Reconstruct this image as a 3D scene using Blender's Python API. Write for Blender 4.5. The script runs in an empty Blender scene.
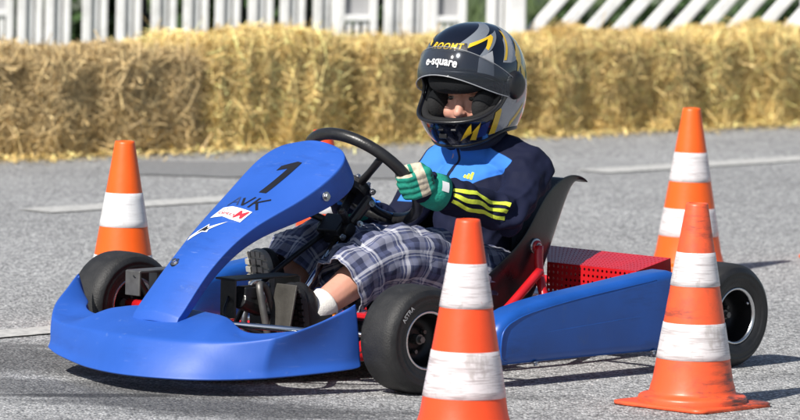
import bpy, bmesh, math, random
import numpy as np
from mathutils import Vector, Matrix, noise
from mathutils.bvhtree import BVHTree
R = math.radians
random.seed(7); rng = np.random.default_rng(11)
sc = bpy.context.scene
col = sc.collection

# ---------------------------------------------------------------- camera
cam_d = bpy.data.cameras.new('camera'); cam = bpy.data.objects.new('camera', cam_d); col.objects.link(cam)
cam_d.sensor_width = 36; cam_d.lens = 270; cam_d.clip_start = 0.5; cam_d.clip_end = 500
cam.location = (0, -14.6, 1.6)
PITCH, ROLL = 4.839, 1.2
cam.rotation_mode = 'QUATERNION'
cam.rotation_quaternion = (Matrix.Rotation(R(90 - PITCH), 4, 'X') @ Matrix.Rotation(R(ROLL), 4, 'Z')).to_quaternion()
cam_d.dof.use_dof = True; cam_d.dof.focus_distance = 14.25; cam_d.dof.aperture_fstop = 8.0
sc.camera = cam
# ---------------------------------------------------------------- world, sun, exposure
SUN_H = Vector((-0.60, -0.80)).normalized(); SUN_EL = 43
w = bpy.data.worlds.new('World'); sc.world = w; w.use_nodes = True
nt = w.node_tree; bg = nt.nodes['Background']
sky = nt.nodes.new('ShaderNodeTexSky'); sky.sky_type = 'NISHITA'; sky.sun_disc = False
sky.sun_elevation = R(SUN_EL); sky.sun_rotation = math.atan2(SUN_H.x, SUN_H.y)
nt.links.new(sky.outputs[0], bg.inputs[0]); bg.inputs[1].default_value = 0.065
sd = bpy.data.lights.new('sun', 'SUN'); sun = bpy.data.objects.new('sun', sd); col.objects.link(sun)
sd.energy = 4.6; sd.angle = R(0.53); sd.color = (1.0, 0.955, 0.88)
to_sun = Vector((SUN_H.x * math.cos(R(SUN_EL)), SUN_H.y * math.cos(R(SUN_EL)), math.sin(R(SUN_EL))))
sun.rotation_euler = to_sun.to_track_quat('Z', 'Y').to_euler()
sun.location = to_sun * 30
vs = sc.view_settings; vs.view_transform = 'Standard'; vs.look = 'None'; vs.gamma = 1; vs.exposure = 0.5
vs.use_curve_mapping = False

# ================================================================ materials
MATS = {}
def srgb(r, g, b):
    f = lambda c: (c / 255 / 12.92) if c / 255 <= .04045 else ((c / 255 + .055) / 1.055) ** 2.4
    return (f(r), f(g), f(b))
def mat(name, c, rough=.5, metal=0, var=0.12, scale=9, bump=0, bscale=120, dirt=None, dirt_scale=6, dirt_lo=.55, dirt_hi=.72,
        coat=0, spec=None, rvar=.12, sss=0, trans=0, alpha=1, island=0):
    if name in MATS: return MATS[name]
    m = bpy.data.materials.new(name); m.use_nodes = True; MATS[name] = m
    n = m.node_tree.nodes; l = m.node_tree.links; b = n['Principled BSDF']
    b.inputs['Roughness'].default_value = rough; b.inputs['Metallic'].default_value = metal
    b.inputs['Coat Weight'].default_value = coat; b.inputs['Coat Roughness'].default_value = .08
    if spec is not None: b.inputs['Specular IOR Level'].default_value = spec
    if sss: b.inputs['Subsurface Weight'].default_value = sss; b.inputs['Subsurface Radius'].default_value = (.012, .005, .003)
    b.inputs['Transmission Weight'].default_value = trans
    tc = n.new('ShaderNodeTexCoord')
    nz = n.new('ShaderNodeTexNoise'); nz.inputs['Scale'].default_value = scale; nz.inputs['Detail'].default_value = 6
    l.new(tc.outputs['Object'], nz.inputs['Vector'])
    mp = n.new('ShaderNodeMapRange'); mp.inputs['From Min'].default_value = .25; mp.inputs['From Max'].default_value = .75
    mp.inputs['To Min'].default_value = 1 - var; mp.inputs['To Max'].default_value = 1 + var
    l.new(nz.outputs[0], mp.inputs[0])
    mul = n.new('ShaderNodeVectorMath'); mul.operation = 'SCALE'; mul.inputs[0].default_value = c
    l.new(mp.outputs[0], mul.inputs['Scale']); out = mul.outputs[0]
    if island:
        gi = n.new('ShaderNodeNewGeometry'); mi = n.new('ShaderNodeMapRange')
        mi.inputs['To Min'].default_value = 1 - island; mi.inputs['To Max'].default_value = 1 + island
        l.new(gi.outputs['Random Per Island'], mi.inputs[0])
        m2 = n.new('ShaderNodeVectorMath'); m2.operation = 'SCALE'; l.new(out, m2.inputs[0]); l.new(mi.outputs[0], m2.inputs['Scale']); out = m2.outputs[0]
    if dirt is not None:
        dn = n.new('ShaderNodeTexNoise'); dn.inputs['Scale'].default_value = dirt_scale; dn.inputs['Detail'].default_value = 8; dn.inputs['Roughness'].default_value = .7
        l.new(tc.outputs['Object'], dn.inputs['Vector'])
        dm = n.new('ShaderNodeMapRange'); dm.inputs['From Min'].default_value = dirt_lo; dm.inputs['From Max'].default_value = dirt_hi
        l.new(dn.outputs[0], dm.inputs[0])
        mx = n.new('ShaderNodeMix'); mx.data_type = 'RGBA'; l.new(dm.outputs[0], mx.inputs[0]); l.new(out, mx.inputs[6]); mx.inputs[7].default_value = (*dirt, 1); out = mx.outputs[2]
    l.new(out, b.inputs['Base Color'])
    if rvar:
        mr = n.new('ShaderNodeMapRange'); mr.inputs['To Min'].default_value = max(.02, rough - rvar); mr.inputs['To Max'].default_value = min(1, rough + rvar)
        l.new(nz.outputs[0], mr.inputs[0]); l.new(mr.outputs[0], b.inputs['Roughness'])
    if bump:
        bn = n.new('ShaderNodeTexNoise'); bn.inputs['Scale'].default_value = bscale; bn.inputs['Detail'].default_value = 4
        l.new(tc.outputs['Object'], bn.inputs['Vector'])
        bp = n.new('ShaderNodeBump'); bp.inputs['Strength'].default_value = bump; bp.inputs['Distance'].default_value = .004
        l.new(bn.outputs[0], bp.inputs['Height']); l.new(bp.outputs[0], b.inputs['Normal'])
    return m

BLUE = (.018, .088, .41)
M_blue = mat('blue plastic', BLUE, .5, var=.07, scale=7, bump=.12, bscale=30, dirt=(.09, .17, .45), dirt_scale=38, dirt_lo=.62, dirt_hi=.80, rvar=.12)
M_podblue = mat('blue pod plastic', (.010, .080, .36), .36, var=.12, scale=10, bump=.15, bscale=25, dirt=(.05, .10, .25), dirt_scale=16, dirt_lo=.6, dirt_hi=.85)
M_red = mat('red painted steel', (.50, .010, .015), .32, var=.12, scale=18, coat=.3, bump=.08, bscale=90)
M_rubber = mat('tyre rubber', (.015, .015, .016), .62, var=.3, scale=28, bump=.35, bscale=260, dirt=(.06, .057, .053), dirt_scale=22, dirt_lo=.58, dirt_hi=.9, rvar=.15)
M_sidewall = mat('tyre sidewall rubber', (.012, .012, .013), .5, var=.3, scale=40, bump=.2, bscale=200)
M_rim = mat('polished rim', (.62, .62, .63), .28, 1, var=.12, scale=40)
M_rimdark = mat('dark wheel metal', (.02, .02, .022), .4, .6, var=.2, scale=40)
M_black = mat('black plastic', (.012, .012, .014), .38, var=.25, scale=22, bump=.12, bscale=120)
M_seat = mat('black seat shell', (.010, .010, .012), .3, var=.3, scale=14, bump=.2, bscale=25)
M_steel = mat('steel', (.5, .5, .52), .3, 1, var=.2, scale=40)
M_chrome = mat('chrome tube', (.75, .77, .8), .1, 1, var=.05, scale=30, rvar=.05)
M_grey = mat('dull grey metal', (.16, .155, .15), .5, .7, var=.3, scale=25, bump=.1)
M_plate = mat('dark dull plate', (.060, .056, .050), .55, .35, var=.35, scale=25, bump=.15)
M_rimrub = mat('steering wheel grip', (.016, .016, .017), .35, var=.2, scale=60, bump=.15, bscale=180)
M_ink = mat('black marking', (.008, .008, .012), .5, var=.2)
M_inkf = mat('faded black marking', (.03, .055, .16), .5, var=.3, scale=60)
M_white = mat('white print', (.8, .8, .8), .45, var=.05)
M_redprint = mat('red print', (.65, .03, .05), .5, var=.2, scale=80)
M_yel = mat('yellow print', (.72, .46, .02), .35, var=.1, coat=.6)
M_silver = mat('silver grey print', (.30, .31, .33), .28, var=.2, scale=18, coat=.7)
M_greyprint = mat('grey print', (.17, .19, .22), .3, var=.15, coat=.7)
M_pink = mat('pale pink print', (.45, .30, .32), .3, var=.15, scale=30, coat=.6)
M_bluedark = mat('deep blue print', (.01, .03, .16), .25, var=.15, coat=.7)
M_helmet = mat('helmet shell', (.004, .005, .011), .14, var=.25, scale=9, coat=.9, rvar=.05)
M_liner = mat('black foam lining', (.006, .006, .007), .9, var=.3, scale=60, bump=.4, bscale=200)
M_skin = mat('skin', (.58, .29, .215), .52, var=.08, scale=30, sss=.15, bump=.05, bscale=220)
M_eye = mat('eye white', (.38, .35, .33), .15, var=.03)
M_iris = mat('dark iris', (.02, .016, .014), .12, var=.1)
M_hair = mat('brown hair', (.05, .028, .014), .6, var=.3, scale=60)
M_sock = mat('white sock', (.72, .70, .66), .85, var=.06, scale=40, bump=.4, bscale=300)
M_shoe = mat('black shoe', (.014, .014, .015), .55, var=.2, bump=.2)
M_sole = mat('grey rubber sole', (.36, .35, .32), .75, var=.25, scale=30, bump=.3)
M_orange_p = mat('orange lining', (.75, .22, .02), .7, var=.1)
M_lime = mat('lime yellow stripe', (.62, .72, .05), .65, var=.08, scale=40, bump=.2, bscale=150)
M_cream = mat('cream leather', (.52, .46, .34), .75, var=.18, scale=60, bump=.5, bscale=160)

def scuffs(m, colour, sc_, lo, hi, amt):
    """scrapes and chalky rub marks with a shape of their own, mixed into the base colour"""
    n = m.node_tree.nodes; l = m.node_tree.links; b = n['Principled BSDF']; src = b.inputs['Base Color'].links[0].from_socket
    tc = n.new('ShaderNodeTexCoord'); mp = n.new('ShaderNodeMapping'); mp.inputs['Scale'].default_value = sc_; mp.inputs['Rotation'].default_value = (.15, .1, .25); l.new(tc.outputs['Object'], mp.inputs[0])
    t = n.new('ShaderNodeTexNoise'); t.inputs['Scale'].default_value = 1; t.inputs['Detail'].default_value = 7; t.inputs['Roughness'].default_value = .72; l.new(mp.outputs[0], t.inputs['Vector'])
    g = n.new('ShaderNodeTexNoise'); g.inputs['Scale'].default_value = 4.5; g.inputs['Detail'].default_value = 3; l.new(tc.outputs['Object'], g.inputs['Vector'])
    r1 = n.new('ShaderNodeMapRange'); r1.inputs['From Min'].default_value = lo; r1.inputs['From Max'].default_value = hi; l.new(t.outputs[0], r1.inputs[0])
    r2 = n.new('ShaderNodeMapRange'); r2.inputs['From Min'].default_value = .42; r2.inputs['From Max'].default_value = .62; r2.inputs['To Max'].default_value = amt; l.new(g.outputs[0], r2.inputs[0])
    mu = n.new('ShaderNodeMath'); mu.operation = 'MULTIPLY'; l.new(r1.outputs[0], mu.inputs[0]); l.new(r2.outputs[0], mu.inputs[1])
    mx = n.new('ShaderNodeMix'); mx.data_type = 'RGBA'; l.new(mu.outputs[0], mx.inputs[0]); l.new(src, mx.inputs[6]); mx.inputs[7].default_value = (*colour, 1); l.new(mx.outputs[2], b.inputs['Base Color'])
scuffs(M_blue, (.17, .24, .50), (9, 22, 170), .60, .72, .6)
scuffs(M_blue, (.008, .030, .15), (26, 7, 40), .52, .78, .6)
scuffs(M_podblue, (.006, .030, .12), (4, 30, 22), .52, .75, .6)
scuffs(M_rubber, (.075, .072, .068), (60, 12, 60), .60, .72, .4)

# ================================================================ mesh helpers
OFF = {}
def obj(name, verts, faces, m, parent=None, smooth=True, fm=None, uv=None, sub=0, solid=0, bevel=0, crease=None, offset=-1, bev_seg=2):
    me = bpy.data.meshes.new(name)
    off = OFF.get(parent.name, Vector((0, 0, 0))) if parent else Vector((0, 0, 0))
    me.from_pydata([tuple(Vector(v) - off) for v in verts], [], [tuple(f) for f in faces])
    for mm in (m if isinstance(m, (list, tuple)) else [m]): me.materials.append(mm)
    if fm is not None: me.polygons.foreach_set('material_index', fm)
    me.polygons.foreach_set('use_smooth', [smooth] * len(me.polygons))
    if uv is not None:
        ul = me.uv_layers.new(name='UVMap')
        for lp in me.loops: ul.data[lp.index].uv = uv[lp.vertex_index]
    if crease:
        at = me.attributes.new('crease_edge', 'FLOAT', 'EDGE')
        for e in me.edges: at.data[e.index].value = crease(e.vertices[0], e.vertices[1])
    me.update()
    o = bpy.data.objects.new(name, me); col.objects.link(o)
    if parent: o.parent = parent
    if name in ('',): pass
    if parent and parent.name in OFF: OFF[o.name] = OFF[parent.name]
    if solid:
        s = o.modifiers.new('s', 'SOLIDIFY'); s.thickness = solid; s.offset = offset
    if bevel:
        b = o.modifiers.new('b', 'BEVEL'); b.width = bevel; b.segments = bev_seg; b.limit_method = 'ANGLE'; b.angle_limit = R(35)
    if sub:
        s = o.modifiers.new('u', 'SUBSURF'); s.levels = sub; s.render_levels = sub
    return o
def tag(o, label, cat, group=None):
    o['label'] = label; o['category'] = cat
    if group: o['group'] = group
    return o
def empty(name, loc=(0, 0, 0), rz=0):
    e = bpy.data.objects.new(name, None); col.objects.link(e); e.location = loc; e.rotation_euler = (0, 0, rz); e.empty_display_size = .1
    return e
def join(*parts):
    V, F = [], []
    for v, f in parts:
        k = len(V); V += [tuple(p) for p in v]; F += [tuple(i + k for i in q) for q in f]
    return V, F
def box(c, s, rot=None):
    V = []
    for x in (-.5, .5):
        for y in (-.5, .5):
            for z in (-.5, .5):
                p = Vector((x * s[0], y * s[1], z * s[2]))
                if rot is not None: p = rot @ p
                V.append(tuple(p + Vector(c)))
    return V, [(0, 1, 3, 2), (4, 6, 7, 5), (0, 4, 5, 1), (2, 3, 7, 6), (0, 2, 6, 4), (1, 5, 7, 3)]
def crom(pts, n=6):
    P = [Vector(p) for p in pts]
    if len(P) < 3: return P
    Q = [2 * P[0] - P[1]] + P + [2 * P[-1] - P[-2]]; out = []
    for i in range(1, len(Q) - 2):
        for k in range(n):
            t = k / n; a, b, c, d = Q[i - 1], Q[i], Q[i + 1], Q[i + 2]
            out.append(.5 * ((2 * b) + (c - a) * t + (2 * a - 5 * b + 4 * c - d) * t * t + (3 * b - a - 3 * c + d) * t ** 3))
    return out + [P[-1]]
def tube(pts, r, n=10, smooth=0, caps=True, closed=False):
    P = crom(pts, smooth) if smooth else [Vector(p) for p in pts]
    rs = r if isinstance(r, (list, tuple)) else None
    m = len(P); V, F = [], []
    up = None
    for i, p in enumerate(P):
        a = P[(i - 1) % m] if (i or closed) else P[0]; b = P[(i + 1) % m] if (i < m - 1 or closed) else P[-1]
        t = (b - a).normalized()
        if up is None:
            up = Vector((0, 0, 1)) if abs(t.z) < .9 else Vector((1, 0, 0))
        s = t.cross(up).normalized(); up = s.cross(t).normalized()
        if rs:
            u = i / (m - 1) * (len(rs) - 1); k = min(int(u), len(rs) - 2); rr = rs[k] + (rs[k + 1] - rs[k]) * (u - k)
        else: rr = r
        for j in range(n):
            an = 2 * math.pi * j / n
            V.append(p + rr * (math.cos(an) * s + math.sin(an) * up))
    for i in range(m if closed else m - 1):
        for j in range(n):
            i2 = (i + 1) % m
            F.append((i * n + j, i * n + (j + 1) % n, i2 * n + (j + 1) % n, i2 * n + j))
    if caps and not closed:
        F.append(tuple(range(n))[::-1]); F.append(tuple(range((m - 1) * n, m * n)))
    return [tuple(v) for v in V], F
def lathe(prof, n=40, axis='Z', c=(0, 0, 0), rz=0, close=False):
    """prof: (r, h) list revolved about an axis"""
    V, F = [], []; m = len(prof); rot = Matrix.Rotation(rz, 3, 'Z')
    for j in range(n):
        a = 2 * math.pi * j / n; ca, sa = math.cos(a), math.sin(a)
        for r, h in prof:
            p = (r * ca, r * sa, h) if axis == 'Z' else (r * ca, h, r * sa) if axis == 'Y' else (h, r * ca, r * sa)
            p = rot @ Vector(p) + Vector(c); V.append(tuple(p))
    for j in range(n):
        k = (j + 1) % n
        for i in range(m if close else m - 1):
            i2 = (i + 1) % m
            F.append((j * m + i, k * m + i, k * m + i2, j * m + i2))
    return V, F
def gridfaces(nr, nc, closed=False, k=0):
    return [(k + i * nc + j, k + i * nc + (j + 1) % nc, k + (i + 1) * nc + (j + 1) % nc, k + (i + 1) * nc + j)
            for i in range(nr - 1) for j in range(nc if closed else nc - 1)]
def cyl(a, b, r, n=14):
    return tube([a, b], r, n)
def ellipsoid(c, s, nu=20, nv=12, rot=None):
    V, F = [], []
    for i in range(nv + 1):
        ps = -math.pi / 2 + math.pi * i / nv
        for j in range(nu):
            a = 2 * math.pi * j / nu
            p = Vector((s[0] * math.cos(ps) * math.cos(a), s[1] * math.cos(ps) * math.sin(a), s[2] * math.sin(ps)))
            if rot is not None: p = rot @ p
            V.append(tuple(p + Vector(c)))
    return V, gridfaces(nv + 1, nu, True)
def capsule(a, b, ra, rb, n=16):
    """tapered limb with round ends"""
    a, b = Vector(a), Vector(b); t = (b - a).normalized()
    s = t.cross(Vector((0, 0, 1)) if abs(t.z) < .9 else Vector((1, 0, 0))).normalized(); u = s.cross(t)
    rows = []
    for k in range(6):
        an = -math.pi / 2 + k * math.pi / 10; rows.append((a + t * ra * math.sin(an), max(ra * math.cos(an), 1e-4)))
    for k in range(6):
        an = k * math.pi / 10; rows.append((b + t * rb * math.sin(an), max(rb * math.cos(an), 1e-4)))
    V = []
    for p, r in rows:
        for j in range(n):
            q = 2 * math.pi * j / n; V.append(tuple(p + r * (math.cos(q) * s + math.sin(q) * u)))
    return V, gridfaces(len(rows), n, True) + [tuple(range(n))[::-1], tuple(range((len(rows) - 1) * n, len(rows) * n))]
def chain(pts, rs):
    return join(*[capsule(pts[i], pts[i + 1], rs[i], rs[i + 1]) for i in range(len(pts) - 1)])
def blend(parts, voxel, smooth=4):
    """fuses overlapping closed pieces into one continuous skin; returns verts, faces"""
    v, f = join(*parts)
    me = bpy.data.meshes.new('tmp'); me.from_pydata(v, [], f); me.update()
    bm = bmesh.new(); bm.from_mesh(me); bmesh.ops.remove_doubles(bm, verts=bm.verts, dist=1e-5); bmesh.ops.recalc_face_normals(bm, faces=bm.faces); bm.to_mesh(me); bm.free()
    o = bpy.data.objects.new('tmp', me); col.objects.link(o)
    r = o.modifiers.new('r', 'REMESH'); r.mode = 'VOXEL'; r.voxel_size = voxel
    s = o.modifiers.new('s', 'SMOOTH'); s.factor = .5; s.iterations = smooth
    dg = bpy.context.evaluated_depsgraph_get(); ev = o.evaluated_get(dg); em = ev.to_mesh()
    V = [tuple(p.co) for p in em.vertices]; F = [tuple(p.vertices) for p in em.polygons]
    ev.to_mesh_clear(); bpy.data.objects.remove(o); bpy.data.meshes.remove(me)
    return V, F
def displace(V, F, fn):
    """moves every vertex along its normal by fn(point)"""
    me = bpy.data.meshes.new('tmp'); me.from_pydata(V, [], F); me.update()
    out = [tuple(v.co + v.normal * fn(v.co)) for v in me.vertices]
    bpy.data.meshes.remove(me); return out
def bvh_of(o):
    bpy.context.view_layer.update(); dg = bpy.context.evaluated_depsgraph_get()
    return BVHTree.FromObject(o, dg)
def text_mesh(s, size, shear=0, bold=0, space=1, dens=0):
    c = bpy.data.curves.new('tmp', 'FONT'); c.body = s; c.size = size; c.shear = shear; c.offset = bold; c.space_character = space
    c.align_x = 'CENTER'; c.align_y = 'CENTER'; c.resolution_u = 4
    o = bpy.data.objects.new('tmp', c); col.objects.link(o); bpy.context.view_layer.update()
    dg = bpy.context.evaluated_depsgraph_get(); me = bpy.data.meshes.new_from_object(o.evaluated_get(dg))
    bm = bmesh.new(); bm.from_mesh(me); bmesh.ops.triangulate(bm, faces=bm.faces)
    if dens:
        for _ in range(4):
            es = [e for e in bm.edges if e.calc_length() > dens]
            if not es: break
            bmesh.ops.subdivide_edges(bm, edges=es, cuts=1); bmesh.ops.triangulate(bm, faces=bm.faces)
    bm.verts.index_update()
    V = [(v.co.x, v.co.y) for v in bm.verts]; F = [tuple(v.index for v in f.verts) for f in bm.faces]
    bm.free(); bpy.data.objects.remove(o); bpy.data.curves.remove(c); bpy.data.meshes.remove(me)
    return V, F
def poly_mesh(pts, dens):
    me = bpy.data.meshes.new('tmp'); me.from_pydata([(x, y, 0) for x, y in pts], [], [tuple(range(len(pts)))])
    bm = bmesh.new(); bm.from_mesh(me); bmesh.ops.triangulate(bm, faces=bm.faces)
    for _ in range(6):
        es = [e for e in bm.edges if e.calc_length() > dens]
        if not es: break
        bmesh.ops.subdivide_edges(bm, edges=es, cuts=1); bmesh.ops.triangulate(bm, faces=bm.faces)
    bm.verts.index_update()
    V = [(v.co.x, v.co.y) for v in bm.verts]; F = [tuple(v.index for v in f.verts) for f in bm.faces]
    bm.free(); bpy.data.meshes.remove(me); return V, F
def strokes(lines, wd):
    V, F = [], []
    for ln in lines:
        for (x0, y0), (x1, y1) in zip(ln[:-1], ln[1:]):
            d = math.hypot(x1 - x0, y1 - y0); n = max(2, int(d / .008)); px, py = -(y1 - y0) / d * wd / 2, (x1 - x0) / d * wd / 2
            k = len(V)
            for i in range(n + 1):
                t = i / n; x, y = x0 + (x1 - x0) * t, y0 + (y1 - y0) * t; V += [(x - px, y - py), (x + px, y + py)]
            F += [(k + 2 * i, k + 2 * i + 1, k + 2 * i + 3, k + 2 * i + 2) for i in range(n)]
    return V, F
def on_surface(v2, P0, U, V, N, bvh, off, inv=None):
    """lays flat print (a, b) onto a surface found along -N"""
    P0, U, V, N = Vector(P0), Vector(U), Vector(V), Vector(N); out = []
    for a, b in v2:
        p = P0 + U * a + V * b; h = bvh.ray_cast(p + N * .25, -N)
        out.append(tuple((h[0] + (h[1] if h[1].dot(N) > 0 else -h[1]) * off) if h[0] else p))
    return out

# ================================================================ the setting
def surf_nodes(name):
    m = bpy.data.materials.new(name); m.use_nodes = True; n = m.node_tree.nodes; l = m.node_tree.links
    return m, n, l, n['Principled BSDF'], n.new('ShaderNodeTexCoord')
def ramp(n, pts):
    r = n.new('ShaderNodeValToRGB'); e = r.color_ramp.elements
    while len(e) < len(pts): e.new(.5)
    for q, (p, c) in zip(e, pts): q.position = p; q.color = (*c, 1) if len(c) == 3 else c
    return r
def tex(n, l, tc, kind, scale, detail=5, rough=.5, mapping=None):
    t = n.new(kind); t.inputs['Scale'].default_value = scale
    if kind == 'ShaderNodeTexNoise': t.inputs['Detail'].default_value = detail; t.inputs['Roughness'].default_value = rough
    src = tc.outputs['Object']
    if mapping:
        mp = n.new('ShaderNodeMapping'); mp.inputs['Scale'].default_value = mapping[0]; mp.inputs['Rotation'].default_value = mapping[1]; l.new(src, mp.inputs[0]); src = mp.outputs[0]
    l.new(src, t.inputs['Vector']); return t
def math_n(n, l, op, a, b):
    x = n.new('ShaderNodeMath'); x.operation = op
    for i, v in enumerate((a, b)):
        if hasattr(v, 'links'): l.new(v, x.inputs[i])
        elif v is not None: x.inputs[i].default_value = v
    return x.outputs[0]
def asphalt():
    m, n, l, b, tc = surf_nodes('worn asphalt'); b.inputs['Roughness'].default_value = .85
    vo = tex(n, l, tc, 'ShaderNodeTexVoronoi', 150); vo2 = tex(n, l, tc, 'ShaderNodeTexVoronoi', 75)
    r1 = ramp(n, [(0, (.08, .081, .084)), (.22, (.24, .243, .247)), (.5, (.43, .433, .437)), (.8, (.66, .66, .66)), (1, (.84, .84, .83))])
    sx = n.new('ShaderNodeSeparateColor'); l.new(vo.outputs['Color'], sx.inputs[0]); 
    sx2 = n.new('ShaderNodeSeparateColor'); l.new(vo2.outputs['Color'], sx2.inputs[0])
    av = math_n(n, l, 'ADD', math_n(n, l, 'MULTIPLY', sx.outputs[0], .66), math_n(n, l, 'MULTIPLY', sx2.outputs[0], .34))
    l.new(av, r1.inputs[0])
    # dark bitumen between the stones
    gap = n.new('ShaderNodeMapRange'); gap.inputs['From Min'].default_value = .35; gap.inputs['From Max'].default_value = .75; gap.inputs['To Min'].default_value = 1; gap.inputs['To Max'].default_value = .45
    l.new(vo.outputs['Distance'], gap.inputs[0])
    big = tex(n, l, tc, 'ShaderNodeTexNoise', 1.3, 6, .6); bigm = n.new('ShaderNodeMapRange'); bigm.inputs['From Min'].default_value = .3; bigm.inputs['From Max'].default_value = .7; bigm.inputs['To Min'].default_value = .84; bigm.inputs['To Max'].default_value = 1.12
    l.new(big.outputs[0], bigm.inputs[0])
    sc1 = math_n(n, l, 'MULTIPLY', gap.outputs[0], bigm.outputs[0])
    mul = n.new('ShaderNodeVectorMath'); mul.operation = 'SCALE'; l.new(r1.outputs[0], mul.inputs[0]); l.new(sc1, mul.inputs['Scale'])
    # dark ragged patches mixed into the asphalt colour: soft ellipses broken by noise
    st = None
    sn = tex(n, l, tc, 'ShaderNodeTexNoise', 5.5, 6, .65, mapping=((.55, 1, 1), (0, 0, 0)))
    for (cx, cy, rx, ry, ang, s) in DARK_PATCHES:
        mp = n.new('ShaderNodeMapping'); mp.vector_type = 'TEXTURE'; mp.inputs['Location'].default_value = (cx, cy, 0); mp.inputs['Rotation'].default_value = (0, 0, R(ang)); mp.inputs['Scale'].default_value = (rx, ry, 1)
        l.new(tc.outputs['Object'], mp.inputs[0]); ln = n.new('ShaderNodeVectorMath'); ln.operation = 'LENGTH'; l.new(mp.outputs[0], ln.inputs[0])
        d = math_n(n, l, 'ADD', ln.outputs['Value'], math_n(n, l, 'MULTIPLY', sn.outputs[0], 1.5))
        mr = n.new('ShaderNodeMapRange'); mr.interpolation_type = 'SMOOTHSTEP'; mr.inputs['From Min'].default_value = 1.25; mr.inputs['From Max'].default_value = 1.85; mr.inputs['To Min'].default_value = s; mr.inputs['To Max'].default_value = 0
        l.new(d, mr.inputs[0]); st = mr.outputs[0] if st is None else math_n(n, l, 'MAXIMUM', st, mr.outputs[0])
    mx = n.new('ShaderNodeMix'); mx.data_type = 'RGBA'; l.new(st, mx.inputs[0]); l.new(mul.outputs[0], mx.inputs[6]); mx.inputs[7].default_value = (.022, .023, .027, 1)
    l.new(mx.outputs[2], b.inputs['Base Color'])
    bp = n.new('ShaderNodeBump'); bp.inputs['Strength'].default_value = .95; bp.inputs['Distance'].default_value = .005
    hn = tex(n, l, tc, 'ShaderNodeTexNoise', 300, 3)
    hh = math_n(n, l, 'SUBTRACT', math_n(n, l, 'MULTIPLY', hn.outputs[0], .5), vo.outputs['Distance'])
    l.new(hh, bp.inputs['Height']); l.new(bp.outputs[0], b.inputs['Normal'])
    return m
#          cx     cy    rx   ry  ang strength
DARK_PATCHES = [(-.93, -.20, .62, .42, -20, .62), (-.62, -.88, .62, .26, -30, .6), (-.36, -1.12, .55, .22, -15, .7), (-.70, -.92, .30, .06, 8, .9),
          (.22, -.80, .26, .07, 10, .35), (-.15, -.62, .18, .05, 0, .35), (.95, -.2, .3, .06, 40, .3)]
def plane(name, pts, z, m):
    o = obj(name, [(x, y, z) for x, y in pts], [tuple(range(len(pts)))], m, smooth=False); o['kind'] = 'structure'; return o
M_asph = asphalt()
def grass_mat():
    m, n, l, b, tc = surf_nodes('grass ground'); b.inputs['Roughness'].default_value = .9
    t = tex(n, l, tc, 'ShaderNodeTexNoise', 3, 8, .7); r = ramp(n, [(.3, (.03, .048, .018)), (.55, (.055, .085, .03)), (.75, (.12, .135, .06))]); l.new(t.outputs[0], r.inputs[0]); l.new(r.outputs[0], b.inputs['Base Color'])
    return m
BD = Vector((.741, .671))                       # direction of the straw wall, the kerb line and the lane marks
BN = Vector((-BD.y, BD.x))                      # away from the road
BO = Vector((-1.40, 5.97))                      # foot of the straw wall where it enters the picture
def along(s, d): p = BO + BD * s + BN * d; return (p.x, p.y)
plane('ground', [(-300, -300), (300, -300), (300, 300), (-300, 300)], -.012, grass_mat())
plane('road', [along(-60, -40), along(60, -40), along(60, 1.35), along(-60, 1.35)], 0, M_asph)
M_patch = mat('dark asphalt repair', (.20, .202, .206), .85, var=.25, scale=60, bump=.5, bscale=200)
def ragged(a, b, wd, n=40, amp=.012):
    a, b = Vector(a), Vector(b); d = (b - a); L = d.length; d.normalize(); nn = Vector((-d.y, d.x)); up_, dn = [], []
    for i in range(n + 1):
        t = i / n; p = a + d * L * t
        up_.append(p + nn * (wd / 2 + amp * (noise.noise((t * L * 9, wd, 1.7))))); dn.append(p - nn * (wd / 2 + amp * (noise.noise((t * L * 9, wd, 7.7)))))
    return [(q.x, q.y) for q in up_ + dn[::-1]]
o = plane('asphalt_repair_patch', ragged((-.92, 5.72), (.1, 5.86), .62, n=90, amp=.07), .004, M_patch)
def paint_mat():
    m, n, l, b, tc = surf_nodes('worn road paint'); b.inputs['Roughness'].default_value = .7
    t = tex(n, l, tc, 'ShaderNodeTexNoise', 38, 6, .7); r = ramp(n, [(.36, (.34, .34, .33)), (.54, (.50, .495, .475)), (.72, (.60, .59, .56))]); l.new(t.outputs[0], r.inputs[0]); l.new(r.outputs[0], b.inputs['Base Color']); return m
M_paint = paint_mat()
LD = Vector((.688, .726))
for i, (p, s0, s1) in enumerate([((-1.064, 4.02), -.1, 1.35), ((.66, 6.0), 0, 2.0), ((-1.0, .33), -1.2, .35)]):
    a = Vector(p) + LD * s0; b = Vector(p) + LD * s1
    plane('lane_marking', ragged(a, b, .13 if i == 2 else .16), .004, M_paint)

# ---- grass blades behind the fence
def blades():
    n = 9000; s = rng.uniform(-2.5, 9.5, n); d = rng.uniform(1.5, 9.5, n)
    x = BO.x + BD.x * s + BN.x * d; y = BO.y + BD.y * s + BN.y * d; h = rng.uniform(.04, .13, n); a = rng.uniform(0, 6.28, n); le = rng.normal(0, .04, (n, 2))
    wx, wy = np.cos(a) * .012, np.sin(a) * .012
    V = np.stack([np.stack([x - wx, y - wy, 0 * x - .012], 1), np.stack([x + wx, y + wy, 0 * x - .012], 1), np.stack([x + le[:, 0], y + le[:, 1], h], 1)], 1).reshape(-1, 3)
    return V.tolist(), [(3 * i, 3 * i + 1, 3 * i + 2) for i in range(n)]
v, f = blades()
g = obj('grass', v, f, mat('grass blades', (.085, .125, .042), .7, var=.3, scale=2, island=.5), smooth=False); g['kind'] = 'stuff'; tag(g, 'short green grass growing behind the white fence', 'grass')

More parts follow.
